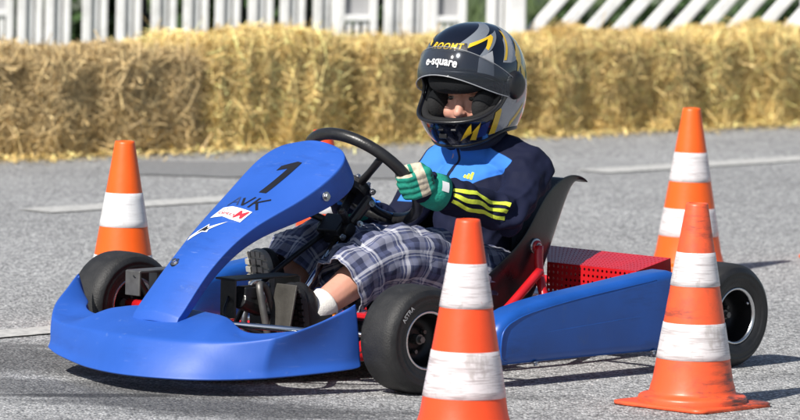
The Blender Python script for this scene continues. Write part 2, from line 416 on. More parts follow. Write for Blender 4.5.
# ================================================================ fence behind the straw
M_picket = mat('white fence paint', (.74, .74, .74), .55, var=.06, scale=12, bump=.1, dirt=(.42, .42, .40), dirt_scale=9, dirt_lo=.5, dirt_hi=.85)
M_pback = mat('pale grey fence board', (.44, .44, .43), .6, var=.08, scale=12)
M_pgrey = mat('light grey panel', (.36, .36, .37), .6, var=.05)
M_post = mat('black post', (.008, .008, .009), .6, var=.2)
FU = Vector((.990, .141)); FN = Vector((-FU.y, FU.x)); FO = Vector((-1.75, 9.35)); FD = 0
ROTF = Matrix.Rotation(math.atan2(FU.y, FU.x), 3, 'Z')
def fpos(s, d): p = FO + FU * s + FN * d; return (p.x, p.y)
def fbox(s, d, z0, z1, wd, th):
    x, y = fpos(s, d); return box((x, y, (z0 + z1) / 2), (wd, th, z1 - z0), ROTF)
def S(px, d=FD):                                  # metres along the fence line for the columns counted in the photo
    k = (px - 404) / 6000; ox, oy = FO.x + FN.x * d, FO.y + FN.y * d + 14.6
    return (k * oy - ox) / (FU.x - FU.y * k)
fence = empty('picket_fence', (*fpos(1, FD), 0)); OFF[fence.name] = Vector(fence.location)
tag(fence, 'white picket fence of upright slats in threes behind the straw bales', 'fence')
groups = [(17, 'a'), (45, 'a'), (82, 'a'), (116, 'a'), (151, 'b'), (183, 'a'), (215, 'a'), (248, 'a'), (280, 'a'), (313, 'c'), (384, 'c'), (404, 'a'), (487, 'a')]
pk = []
for px, k in groups:
    for j, (o0, wpx) in enumerate([(0, 9), (10.5, 6), (18.5, 7)]):
        s0 = S(px + o0); wd = S(px + o0 + wpx) - s0
        obj('picket', *fbox(s0 + wd / 2, FD - (.0 if j == 0 else -.02), .02, 1.02, wd, .03), M_picket, fence, smooth=False, bevel=.006)
    wd = S(px + 26) - S(px)
    obj('backing_board', *fbox(S(px) + wd / 2, FD + .052, .06, .98, wd - .01, .012), M_pback, fence, smooth=False)
for px in (142.5, 240, 306):
    wd = S(px + 7) - S(px); obj('post', *fbox(S(px) + wd / 2, FD + .10, 0, 1.1, wd, .05), M_post, fence, smooth=False, bevel=.004)
for a, b in ((-26, 13), (337, 377), (430, 466)):
    wd = S(b) - S(a); s0 = S(a); z0 = .34
    p = obj('infill_panel', *fbox(s0 + wd / 2, FD + .02, z0, .98, wd, .012), M_pgrey, fence, smooth=False)
    for q, wq in ((s0 + .015, .03), (s0 + wd - .015, .03)):
        obj('stile', *fbox(q, FD - .002, .1, 1.0, wq, .03), M_picket, p, smooth=False, bevel=.004)
    obj('cross_rail', *fbox(s0 + wd / 2, FD - .001, z0 - .025, z0, wd - .06, .028), M_picket, p, smooth=False, bevel=.004)
    for q in (.3, .5, .7):
        obj('small_bar', *fbox(s0 + wd * q, FD + .005, .08, z0 - .027, .018, .018), M_picket, p, smooth=False)
for z in (.1, .86):
    obj('rail', *fbox((S(-40) + S(520)) / 2, FD + .075, z - .03, z + .03, S(520) - S(-40), .03), M_pback, fence, smooth=False, bevel=.004)
lat = empty('slatted_fence', (*fpos(S(655), FD), 0)); OFF[lat.name] = Vector(lat.location)
tag(lat, 'white fence section of slanting diagonal slats behind the straw bales', 'fence')
lean = ROTF @ Matrix.Rotation(R(41), 3, 'Y')
for i in range(13):
    px = 526 + i * 28 ; x, y = fpos(S(px) + .24, FD)
    obj('slat', *box((x, y, .53), (.046, .03, 1.28), lean), M_picket, lat, smooth=False, bevel=.006)
for px in (515, 808):
    obj('post', *fbox(S(px), FD - .035, 0, 1.05, .07, .05), M_picket, lat, smooth=False, bevel=.006)
for z in (.08, .95):
    obj('rail', *fbox((S(515) + S(960)) / 2, FD + .06, z - .035, z + .035, S(960) - S(515), .04), M_picket, lat, smooth=False, bevel=.004)

# ---- shrubs on the grass beyond the fence
def leaf_cloud(c, r, n, size):
    th = rng.normal(0, 1, (n, 3)); th /= np.linalg.norm(th, axis=1)[:, None]; rad = rng.uniform(.35, 1, n) ** .5
    k = np.array([.75 + .45 * noise.noise(Vector(t * 2.2) + Vector(c)) for t in th])
    p = np.array(c) + th * (rad * k)[:, None] * np.array(r); p[:, 2] = np.maximum(p[:, 2], .02)
    a = rng.normal(0, 1, (n, 3)); a /= np.linalg.norm(a, axis=1)[:, None]; b = np.cross(a, rng.normal(0, 1, (n, 3))); b /= np.linalg.norm(b, axis=1)[:, None]
    s = size * rng.uniform(.6, 1.3, n)[:, None]
    V = np.stack([p - a * s, p + b * s * .45, p + a * s, p - b * s * .45], 1).reshape(-1, 3)
    return V.tolist(), [(4 * i, 4 * i + 1, 4 * i + 2, 4 * i + 3) for i in range(n)]
M_leaf = mat('dark leaf', (.030, .060, .016), .55, var=.3, scale=3, island=.5)
M_bark = mat('bark', (.08, .055, .035), .9, var=.2)
shrubs = [(60, 1.2, .42, 'dark leafy shrub behind the upright pickets, farthest left'), (225, 1.1, .40, 'dark leafy shrub behind the pickets above the golden bale'), (330, 1.6, .38, 'dark leafy shrub behind the grey infill panel'),
          (575, 1.3, .24, 'low dark shrub seen between slanting slats just right of the helmet'), (665, 2.6, .24, 'dark shrub seen between the middle slanting slats'), (770, 1.7, .24, 'dark shrub behind the last slanting slats at the right edge')]
for px, d, r, lb in shrubs:
    x, y = fpos(S(px, d), d); e = empty('shrub', (x, y, 0)); OFF[e.name] = Vector(e.location); tag(e, lb, 'shrub', 'shrubs beyond the fence')
    obj('foliage', *leaf_cloud((x, y, r * .75), (r, r, r * .8), 1500, .05), M_leaf, e, smooth=False)
    obj('stem', *tube([(x, y, -.01), (x + .02, y, r * .6), (x + .05, y + .03, r)], [.03, .02, .01], 8), M_bark, e)

# ================================================================ straw bales
def straw_mat(name, c):
    m, n, l, b, tc = surf_nodes(name); b.inputs['Roughness'].default_value = .6
    gi = n.new('ShaderNodeNewGeometry'); r = ramp(n, [(0, tuple(x * .35 for x in c)), (.35, tuple(x * .8 for x in c)), (.75, tuple(x * 1.15 for x in c)), (1, tuple(min(1, x * 1.6) for x in c))])
    l.new(gi.outputs['Random Per Island'], r.inputs[0]); l.new(r.outputs[0], b.inputs['Base Color'])
    b.inputs['Subsurface Weight'].default_value = 0
    return m
def core_mat(name, c):
    m, n, l, b, tc = surf_nodes(name); b.inputs['Roughness'].default_value = .9
    t = tex(n, l, tc, 'ShaderNodeTexNoise', 45, 5, .7, mapping=((.35, 1, 1.4), (.4, .3, .5))); r = ramp(n, [(.3, tuple(x * .26 for x in c)), (.52, tuple(x * .6 for x in c)), (.72, c)]); l.new(t.outputs[0], r.inputs[0]); l.new(r.outputs[0], b.inputs['Base Color'])
    bp = n.new('ShaderNodeBump'); bp.inputs['Strength'].default_value = 1; bp.inputs['Distance'].default_value = .02; l.new(t.outputs[0], bp.inputs['Height']); l.new(bp.outputs[0], b.inputs['Normal']); return m
C_OLD, C_GOLD, C_MID = (.66, .49, .245), (.90, .67, .275), (.80, .585, .245)
def bale_mesh(L, D, H, n, fold, seed):
    """core and blades of one bale, in its own frame: x along the wall, y away from the road"""
    r = np.random.default_rng(seed)
    nx, ny, nz = 26, 14, 12; V, F = [], []
    def bulge(p):
        q = Vector(p); nn = noise.fractal(q * 5 + Vector((seed, 0, 0)), .7, 2, 4) * .025
        f = .016 * math.cos(q.x * 2 * math.pi / fold + seed)
        tp = (noise.noise(q * 3.1 + Vector((seed * 2, 0, 5))) * .035 - .045 * abs(2 * q.x / L) ** 7) if q.z > H * .93 else 0
        if .02 < q.z < H * .97 and abs(q.y) < .02: tp -= .05 * abs(2 * q.x / L) ** 10
        return nn + f + tp
    def sheet(fn, nu, nv, nrm):
        k = len(V)
        for i in range(nu + 1):
            for j in range(nv + 1):
                p = Vector(fn(i / nu, j / nv)); ed = 1 - .9 * max(abs(2 * i / nu - 1), abs(2 * j / nv - 1)) ** 6
                V.append(tuple(p + Vector(nrm) * bulge(p) * ed))
        F.extend(gridfaces(nu + 1, nv + 1, False, k))
    a, b = -L / 2 + .012, L / 2 - .012
    sheet(lambda u, v: (a + (b - a) * u, 0, H * v), nx, nz, (0, -1, 0)); sheet(lambda u, v: (a + (b - a) * u, D, H * v), nx, nz, (0, 1, 0))
    sheet(lambda u, v: (a + (b - a) * u, D * v, H), nx, ny, (0, 0, 1)); sheet(lambda u, v: (a, D * u, H * v), ny, nz, (-1, 0, 0)); sheet(lambda u, v: (b, D * u, H * v), ny, nz, (1, 0, 0))
    core = (V, F)
    # single straws: thin bent strips on front, top and ends
    side = r.choice(4, n, p=[.56, .34, .05, .05]); u = r.uniform(0, 1, n); v = r.uniform(0, 1, n)
    P = np.zeros((n, 3)); Nn = np.zeros((n, 3)); T = r.normal(0, 1, (n, 3))
    m = side == 0; P[m] = np.stack([a + (b - a) * u[m], 0 * u[m], H * v[m]], 1); Nn[m] = (0, -1, 0); T[m] *= np.array([.75, .45, 1.0])
    m = side == 1; P[m] = np.stack([a + (b - a) * u[m], D * v[m], 0 * u[m] + H], 1); Nn[m] = (0, 0, 1); T[m] *= np.array([1, .8, .30])
    m = side == 2; P[m] = np.stack([0 * u[m] + a, D * u[m], H * v[m]], 1); Nn[m] = (-1, 0, 0)
    m = side == 3; P[m] = np.stack([0 * u[m] + b, D * u[m], H * v[m]], 1); Nn[m] = (1, 0, 0)
    bu = np.array([bulge(p) for p in P]); P += Nn * (bu + r.uniform(-.006, .016, n))[:, None]
    dn = (T * Nn).sum(1); T -= Nn * (dn * r.uniform(.2, 1.0, n) ** .7)[:, None]; T /= np.linalg.norm(T, axis=1)[:, None]
    W = np.cross(T, Nn + r.normal(0, .5, (n, 3))); W /= np.linalg.norm(W, axis=1)[:, None] + 1e-9
    le = (.02 + .17 * r.uniform(0, 1, n) ** 1.7)[:, None]; wd = r.uniform(.0007, .0022, n)[:, None]; bend = r.normal(.006, .010, n)[:, None]
    S0, S1, S2 = P - T * le / 2, P + Nn * bend, P + T * le / 2
    A = np.stack([S0 - W * wd, S0 + W * wd, S1 + W * wd, S1 - W * wd, S2 + W * wd * .7, S2 - W * wd * .7], 1).reshape(-1, 3)
    A[:, 2] = np.maximum(A[:, 2], .003)
    return core, (A.tolist(), [q for i in range(n) for q in ((6 * i, 6 * i + 1, 6 * i + 2, 6 * i + 3), (6 * i + 3, 6 * i + 2, 6 * i + 4, 6 * i + 5))])
bales = [(-.62, .88, 0, C_OLD, 'brown weathered straw bale at the left edge, only its end in view'),
         (.46, .94, 0, C_OLD, 'grey-brown weathered straw bale behind the leftmost cone'),
         (1.29, .70, 1, C_GOLD, 'bright golden straw bale with upright pleats behind the blue front panel'),
         (2.08, .84, 2, C_MID, 'straw bale behind the steering wheel and helmet'),
         (2.97, .90, 2, C_MID, 'straw bale behind the helmet and the seat top'),
         (3.90, .92, 2, C_GOLD, 'loose golden straw bale behind the cone at far right'),
         (4.84, .90, 2, C_MID, 'straw bale at the right edge of the row')]
for i, (s, L, kind, c, lb) in enumerate(bales):
    x, y = along(s, 0); e = empty('straw_bale', (x, y, 0), math.atan2(BD.y, BD.x) + random.uniform(-.02, .02)); tag(e, lb, 'straw bale', 'straw bales lining the track')
    H = [.345, .335, .365, .335, .32, .32, .33][i]
    (cv, cf), (sv, sf) = bale_mesh(L, .48, H, 18000, .11 if kind == 1 else .33, i + 3)
    nm = {C_OLD: 'old', C_GOLD: 'golden', C_MID: 'mid'}[c]
    M1 = MATS.setdefault('core' + nm, None) or core_mat('packed straw ' + nm, c); MATS['core' + nm] = M1
    M2 = MATS.setdefault('straw' + nm, None) or straw_mat('loose straw ' + nm, c); MATS['straw' + nm] = M2
    obj('packed_core', cv, cf, M1, e); q = obj('straw', sv, sf, M2, e, smooth=False); q['kind'] = 'stuff'
def litter():
    n = 3800; s = rng.uniform(-1.2, 5.4, n); d = -np.abs(rng.normal(0, .11, n)) + .03
    x = BO.x + BD.x * s + BN.x * d; y = BO.y + BD.y * s + BN.y * d; a = rng.uniform(0, 3.14, n); le = rng.uniform(.02, .09, n) / 2; wd = rng.uniform(.0015, .004, n); z = rng.uniform(.004, .02, n)
    cx, cy = np.cos(a), np.sin(a); t = rng.normal(0, .006, n)
    V = np.stack([np.stack([x - cx * le - cy * wd, y - cy * le + cx * wd, np.maximum(z - t, .002)], 1), np.stack([x - cx * le + cy * wd, y - cy * le - cx * wd, np.maximum(z - t, .002)], 1),
                  np.stack([x + cx * le + cy * wd, y + cy * le - cx * wd, np.maximum(z + t, .002)], 1), np.stack([x + cx * le - cy * wd, y + cy * le + cx * wd, np.maximum(z + t, .002)], 1)], 1).reshape(-1, 3)
    return V.tolist(), [(4 * i, 4 * i + 1, 4 * i + 2, 4 * i + 3) for i in range(n)]
q = obj('loose_straw', *litter(), MATS['strawgolden'], smooth=False); q['kind'] = 'stuff'; tag(q, 'loose straw scattered on the asphalt along the bales', 'straw')

# ================================================================ traffic cones
def cone_mat(name, c, dirt, lo, hi, sc_=9):
    return mat(name, c, .42, var=.06, scale=12, dirt=dirt, dirt_scale=sc_, dirt_lo=lo, dirt_hi=hi, bump=.1, bscale=60)
M_or_clean = cone_mat('orange cone plastic', (.80, .108, .008), (.6, .075, .01), .62, .9)
M_or_worn = cone_mat('scuffed red orange cone plastic', (.80, .105, .032), (.42, .075, .04), .50, .72, 13)
scuffs(M_or_worn, (.07, .04, .035), (9, 9, 55), .50, .60, .95); scuffs(M_or_worn, (.07, .04, .035), (40, 40, 30), .60, .70, .7)
M_or_mid = cone_mat('red orange cone plastic', (.80, .074, .016), (.45, .06, .02), .66, .95, 14)
def sleeve_mat(name, scuff, redamt, tint=(1, 1, 1)):
    m, n, l, b, tc = surf_nodes(name); b.inputs['Roughness'].default_value = .4
    t = tex(n, l, tc, 'ShaderNodeTexNoise', 30, 6, .75, mapping=((1, 1, .35), (.6, .5, .4))); r = ramp(n, [(.38 - scuff, (.74, .74, .75)), (.55, (.68, .68, .69)), (.72 - scuff * .3, (.50, .49, .48))]); l.new(t.outputs[0], r.inputs[0])
    wv = tex(n, l, tc, 'ShaderNodeTexNoise', 90, 3, .6, mapping=((.12, .12, 1), (.7, .35, .2))); wr = ramp(n, [(.60, (0, 0, 0)), (.68, (1, 1, 1))]); l.new(wv.outputs[0], wr.inputs[0])
    mx = n.new('ShaderNodeMix'); mx.data_type = 'RGBA'; l.new(math_n(n, l, 'MULTIPLY', wr.outputs[0], .25 + scuff), mx.inputs[0]); l.new(r.outputs[0], mx.inputs[6]); mx.inputs[7].default_value = (.30, .27, .27, 1)
    for rot_ in ((.9, .5, .3), (-.8, .2, 1.2), (.5, -.9, .1)):
        w2 = tex(n, l, tc, 'ShaderNodeTexNoise', 260, 2, .5, mapping=((.05, .05, 1), rot_)); w3 = ramp(n, [(.60, (0, 0, 0)), (.66, (1, 1, 1))]); l.new(w2.outputs[0], w3.inputs[0])
        m3 = n.new('ShaderNodeMix'); m3.data_type = 'RGBA'; l.new(math_n(n, l, 'MULTIPLY', w3.outputs[0], .1 + 2.6 * scuff), m3.inputs[0]); l.new(mx.outputs[2], m3.inputs[6]); m3.inputs[7].default_value = (.36, .33, .33, 1); mx = m3
    rn = tex(n, l, tc, 'ShaderNodeTexNoise', 22, 5, .7, mapping=((1, 1, .5), (0, 0, .3))); rr = ramp(n, [(.66, (0, 0, 0)), (.72, (1, 1, 1))]); l.new(rn.outputs[0], rr.inputs[0])
    m2 = n.new('ShaderNodeMix'); m2.data_type = 'RGBA'; l.new(math_n(n, l, 'MULTIPLY', rr.outputs[0], redamt), m2.inputs[0]); l.new(mx.outputs[2], m2.inputs[6]); m2.inputs[7].default_value = (.6, .10, .08, 1)
    tn = n.new('ShaderNodeVectorMath'); tn.operation = 'MULTIPLY'; tn.inputs[1].default_value = tint; l.new(m2.outputs[2], tn.inputs[0]); l.new(tn.outputs[0], b.inputs['Base Color']); return m
M_sl_clean = sleeve_mat('white reflective sleeve', .02, 0); M_sl_worn = sleeve_mat('scratched white sleeve', .16, .25, (.93, .88, .88)); M_sl_red = sleeve_mat('scratched white sleeve with red marks', .2, .9, (.93, .86, .87))
def cone_r(z): return .025 + (.468 - z) / (.468 - .036) * (.097 - .025)
def cone(x, y, rot, bands, mo, ms, lb, tilt=(0, 0)):
    e = empty('traffic_cone', (x, y, 0), rot); e.rotation_euler = (R(tilt[0]), R(tilt[1]), rot); tag(e, lb, 'traffic cone', 'traffic cones on the track')
    # foot plate, rounded corners, slightly dished, with a low lip
    ring = []; a, rr = .136, .028
    for cx, cy, a0 in ((1, 1, 0), (-1, 1, 90), (-1, -1, 180), (1, -1, 270)):
        for k in range(7):
            t = R(a0 + k * 15); ring.append((cx * (a - rr) + rr * math.cos(t), cy * (a - rr) + rr * math.sin(t)))
    rows = [[(px, py, .001 + .003 * noise.noise((px * 9 + x, py * 9, 2))) for px, py in ring], [(px * 1.0, py * 1.0, .008 + .003 * noise.noise((px * 9 + x, py * 9, 2))) for px, py in ring], [(px * .97, py * .97, .0105) for px, py in ring], [(px * .88, py * .88, .0105) for px, py in ring]]
    n = len(ring)
    rows.append([(.128 * math.cos(math.atan2(py, px)), .128 * math.sin(math.atan2(py, px)), .0105) for px, py in ring])
    V = [p for r_ in rows for p in r_]; F = gridfaces(len(rows), n, True) + [tuple(range(n))[::-1], tuple(range(n * (len(rows) - 1), n * len(rows)))]
    b = obj('base_plate', V, F, mo, e)
    prof = [(.126, .009), (.1255, .019), (.1235, .0235), (.119, .026), (.108, .0275), (.1025, .030), (.0995, .036), (.0975, .046)] + [(cone_r(z), z) for z in (.06, .09, .13, .17, .21, .25, .29, .33, .37, .41, .44, .462)] + [(.0245, .468), (.018, .4685), (.017, .44)]
    obj('body', *lathe(prof, 48), mo, e)
    for z0, z1 in bands:
        pr = [(cone_r(z0) - .0005, z0)] + [(cone_r(z0 + (z1 - z0) * k / 6) + .0012, z0 + .001 + (z1 - z0 - .002) * k / 6) for k in range(7)] + [(cone_r(z1) - .0005, z1)]
        obj('reflective_band', *lathe(pr, 48), ms, e)
    return e
cone(.682, -.869, R(48), [(.110, .194), (.278, .356)], M_or_worn, M_sl_worn, 'scuffed orange cone with two white bands and dirty square foot beside the rear tyre')
cc = cone(.148, -1.648, R(31), [(.097, .195), (.284, .377)], M_or_mid, M_sl_red, 'orange cone with scratched, red-marked white bands in front of the near front wheel'); cc.scale = (1.04,) * 3
cone(-.706, .686, R(40), [(.102, .178), (.250, .337)], M_or_clean, M_sl_clean, 'orange cone with white bands behind the far front wheel and bumper tip')
cone(-.208, 1.228, R(20), [(.102, .178), (.250, .337)], M_or_mid, M_sl_clean, 'orange cone mostly hidden behind the blue front panel and steering wheel')
cone(.823, 2.412, R(15), [(.105, .184), (.260, .343)], M_or_clean, M_sl_worn, 'clean orange cone standing farther back behind the kart\'s rear wheel')
cone(1.353, 2.93, R(45), [(.105, .184), (.260, .343)], M_or_clean, M_sl_clean, 'orange cone at the right edge, only a corner of its foot in view')

# ================================================================ the kart (own frame: x forward, y to its left, z up)
KROT = math.pi + R(46.15)
kart = empty('go_kart', (.066, 0, 0), KROT)
tag(kart, 'blue children\'s go-kart with number 1 front panel, red frame and slick tyres', 'go-kart')
def mir(v, f): return [(x, -y, z) for x, y, z in v], [q[::-1] for q in f]

# ---- front bumper: stations from the near tip round the nose to the far tip
half = [ # bottom lip       lip top               wall                  fin / crease           shelf                 inner edge
    [(.656, .428, .060), (.660, .424, .078), (.672, .432, .125), (.700, .446, .212), (.706, .440, .210), (.712, .430, .192)],
    [(.690, .424, .058), (.692, .420, .076), (.700, .426, .120), (.722, .438, .204), (.728, .420, .172), (.728, .408, .152)],
    [(.750, .410, .054), (.748, .398, .072), (.750, .396, .115), (.768, .420, .180), (.768, .398, .156), (.760, .380, .148)],
    [(.830, .384, .049), (.827, .374, .066), (.824, .370, .105), (.832, .392, .153), (.826, .368, .148), (.812, .345, .150)],
    [(.900, .357, .045), (.898, .352, .061), (.893, .355, .098), (.880, .364, .138), (.868, .336, .131), (.842, .300, .142)],
    [(.960, .322, .043), (.952, .311, .058), (.938, .300, .092), (.932, .302, .124), (.906, .272, .124), (.856, .228, .138)],
    [(1.025, .268, .041), (1.017, .261, .056), (1.000, .250, .090), (.980, .232, .122), (.930, .200, .148), (.842, .182, .172)],
    [(1.070, .178, .040), (1.060, .173, .056), (1.038, .165, .090), (1.012, .154, .122), (.940, .125, .146), (.816, .100, .172)],
    [(1.088, .062, .040), (1.077, .060, .056), (1.053, .058, .090), (1.026, .055, .123), (.940, .045, .147), (.804, .036, .174)]]
# the far side sits a little higher and is pushed in
FLIP = [(.706, .440, .070), (.740, .432, .068), (.800, .412, .066), (.880, .377, .064), (.956, .320, .060), (.986, .266, .052), (1.008, .188, .044), (1.034, .122, .040), (1.064, .040, .040)]
FFIN = [(.728, .462, .214), (.746, .458, .204), (.790, .440, .178), (.858, .410, .150), (.914, .354, .126), (.950, .287, .120), (.978, .207, .120), (.998, .132, .120), (1.014, .050, .121)]
far = []
for i, r in enumerate(half):
    lo, fi = Vector(FLIP[i]), Vector(FFIN[i]); q = [lo, lo.lerp(fi, .22) + Vector((-.004, -.002, 0)), lo.lerp(fi, .6), fi, Vector(r[4]), Vector(r[5])]
    if i == 0: q[4], q[5] = Vector((.728, .454, .188)), Vector((.730, .448, .150))
    elif i < 3: q[4] += Vector((.010, .012, 0)); q[5] += Vector((.006, .004, 0))
    far.append([(p.x, -p.y, p.z) for p in q])
st = half + far[::-1]
V = [p for r_ in st for p in r_]; nc = 6
def cr(a, b):
    i, j, p, q = a % nc, b % nc, a // nc, b // nc
    if i == j == 0: return .8
    if i == j == 3: return .95 if (max(p, q) <= 4 or min(p, q) >= 13) else .8
    if i == j == 1: return .3
    if p == q and p in (0, 17): return 1.0
    if p == q and p in (4, 13) and max(i, j) <= 3: return 1.0
    if p == q and p in (6, 11) and min(i, j) >= 3: return .95
    if p == q and p in (5, 12) and min(i, j) >= 4: return .6
    return 0
nose = obj('front_bumper', V, gridfaces(len(st), nc), M_blue, kart, sub=3, solid=.006, crease=cr)
# ---- number panel
ed = [(.910, .160, .076), (.898, .172, .078), (.830, .246, .073), (.781, .290, .074), (.727, .334, .080), (.660, .376, .094), (.570, .419, .123), (.497, .463, .139), (.445, .499, .141), (.415, .521, .126), (.398, .537, .096), (.390, .545, .048)]
N0 = Vector((.6, 0, .8)); rows = []
for i, (x, z, wd) in enumerate(ed):
    cw = .015 if i < len(ed) - 2 else .008; fl = (.022, .024, .026, .028, .031, .040, .056, .070, .076, .070, .060, .050)[i]
    row = []
    for y, c, fz in ((-.955, -.006, fl), (-.98, 0, fl * .5), (-1.0, .0, 0), (-.8, .38, 0), (-.45, .80, 0), (0, 1, 0), (.45, .80, 0), (.8, .38, 0), (1.0, 0, 0), (.98, 0, fl * .5), (.955, -.006, fl)):
        p = Vector((x, y * wd, z)) + N0 * (c * cw - fz); row.append(tuple(p))
    rows.append(row)
def shift(row, d, k): return [tuple(Vector((p[0], p[1] * k, p[2])) + Vector(d)) for p in row]
bot = shift(rows[0], (.010, 0, -.022), 1.0); top = shift(rows[-1], (-.030, 0, -.012), .9); top2 = shift(rows[-1], (-.045, 0, -.045), .85)
rows = [bot] + rows + [top, top2]
def crp(a, b):
    i, j = a % 11, b % 11
    return .88 if i == j and i in (2, 8) else .6 if a // 11 == b // 11 and a // 11 in (1, 12) else 0
panel = obj('number_panel', [p for r_ in rows for p in r_], gridfaces(len(rows), 11), M_blue, kart, sub=3, solid=.004, crease=crp)
bv = bvh_of(panel); PP = ((.53, 0, .475), (0, 1, 0), (-.8, 0, .6), (.6, 0, .8))
def print_on(name, v2, f, m, off=.0012): return obj(name, on_surface(v2, *PP, bv, off), f, m, panel, smooth=False)
one = [(-.004, -.062), (.020, -.062), (.029, .068), (.014, .070), (-.024, .049), (-.026, .030), (.004, .041)]
print_on('number_one', *poly_mesh([(a + .0, b) for a, b in one], .015), M_ink)
print_on('letter_a', *strokes([[(-.052, -.126), (-.045, -.086), (-.022, -.122)], [(-.050, -.110), (-.032, -.108)]], .0045), M_inkf)
print_on('letter_v', *strokes([[(-.026, -.090), (-.004, -.123), (.006, -.083)]], .0062), M_ink)
print_on('letter_k', *strokes([[(.022, -.084), (.020, -.128)], [(.056, -.084), (.020, -.110)], [(.028, -.104), (.052, -.132)]], .0065), M_ink)
stick = [(-.062, -.180), (-.056, -.136), (-.030, -.130), (.048, -.143), (.047, -.188), (.010, -.184), (-.022, -.175)]
print_on('sticker', *poly_mesh(stick, .015), M_white)
v2, f = text_mesh('M', .042, .1, .001, dens=.01); print_on('sticker_letter', [(a + .026, b - .163) for a, b in v2], f, M_redprint, .0020)
v2, f = text_mesh('FORMULA', .0145, .2, 0, dens=.01); print_on('sticker_lettering', [(a - .022, b - .163 - a * .1) for a, b in v2], f, M_redprint, .0020)
v2, f = text_mesh('E.T', .0125, .2, 0, dens=.01); print_on('sticker_lettering', [(a - .040, b - .146) for a, b in v2], f, M_inkf, .0020)
star = [(-.067, -.266), (-.071, -.25), (-.048, -.223), (-.037, -.207), (-.029, -.219), (.014, -.194), (-.021, -.229), (-.018, -.239), (-.038, -.238), (-.056, -.255)]
print_on('star_emblem', *poly_mesh(star, .012), M_white)
print_on('star_emblem_centre', *poly_mesh([(-.055, -.243), (-.044, -.226), (-.034, -.214), (-.030, -.225), (-.020, -.221), (-.026, -.231), (-.026, -.236), (-.040, -.234)], .012), M_ink, .0020)
def bolt(p, n, r, parent, m=M_steel, name='bolt'):
    p, n = Vector(p), Vector(n).normalized(); w_ = cyl(p, p + n * .004, r * 1.5, 16); h_ = cyl(p + n * .004, p + n * .010, r, 6)
    o = obj(name, *join(w_, h_), m, parent, smooth=False, bevel=.0008); return o
for a, b in ((-.040, -.345),):
    pt = on_surface([(a, b)], *PP, bv, 0)[0]; obj('washer', *cyl(pt, Vector(pt) + N0 * .002, .013, 18), M_black, panel); bolt(pt, N0, .007, panel)
for s_ in (1, -1): bolt((.490, s_ * .134, .430), (0, s_, .1), .008, panel)

# ---- side pods
POD_TOP = [(.340, .132), (.334, .146), (.318, .160), (.295, .172), (.26, .184), (.20, .196), (.126, .206), (.04, .215), (-.05, .224), (-.14, .234), (-.22, .242), (-.275, .246), (-.300, .240), (-.312, .228)]
def pod(s_):
    rows = []; n = 28
    def sect(x, zt, zb, y0, y1, rad):
        r_ = []; cy, cz, hy, hz = (y0 + y1) / 2, (zt + zb) / 2, (y1 - y0) / 2, (zt - zb) / 2; rad = min(rad, hy * .95, hz * .95)
        for sy, sz, a0 in ((1, 1, 0), (-1, 1, 90), (-1, -1, 180), (1, -1, 270)):
            for k in range(7):
                t = R(a0 + 15 * k); r_.append((x, s_ * (cy + sy * (hy - rad) + rad * math.cos(t)), cz + sz * (hz - rad) + rad * math.sin(t)))
        return r_
    m = len(POD_TOP)
    for i, (x, zt) in enumerate(POD_TOP):
        e = {0: .014, 1: .005, 2: .001}.get(i, 0) if i < 3 else {0: .012, 1: .004}.get(m - 1 - i, 0)
        rows.append(sect(x, zt, .050 + e * .6 + .004 * (1 - abs(i - m / 2) / m), .475 + e, .560 - e, .022))
    a, b = [tuple(Vector(p) + Vector((.004, 0, 0))) for p in rows[0]], [tuple(Vector(p) - Vector((.004, 0, 0))) for p in rows[-1]]
    def shrink(r_, k, dx):
        c = sum((Vector(p) for p in r_), Vector()) / len(r_); return [tuple(c + (Vector(p) - c) * k + Vector((dx, 0, 0))) for p in r_]
    rows = [shrink(rows[0], .6, .006), shrink(rows[0], .9, .004)] + rows + [shrink(rows[-1], .9, -.004), shrink(rows[-1], .6, -.006)]
    F = gridfaces(len(rows), n, True) + [tuple(range(n))[::-1], tuple(range(n * (len(rows) - 1), n * len(rows)))]
    if s_ < 0: F = [q[::-1] for q in F]
    o = obj('side_pod', [p for r_ in rows for p in r_], F, M_podblue, kart)
    ln = [(.30, .062), (.322, .070), (.326, .10), (.320, .130), (.304, .147), (.28, .158), (.24, .170), (.16, .184), (.04, .200), (-.10, .215), (-.22, .227)]
    obj('moulded_edge', *tube([(x, s_ * .5592, z) for x, z in ln], [.0008, .0022, .0024, .0024, .0022, .0020, .0016, .0012, .001, .0008, .0004], 8, smooth=5), M_podblue, o)
    obj('moulded_ridge', *tube([(.31, s_ * .5590, .118), (.1, s_ * .5592, .128), (-.1, s_ * .5592, .139), (-.29, s_ * .5590, .150)], [.0005, .0014, .0014, .0005], 8, smooth=5), M_podblue, o)
    for x in (.2, -.22): bolt((x, s_ * .552, .056), (0, .3 * s_, -1), .005, o)
    return o
pod(1); pod(-1)

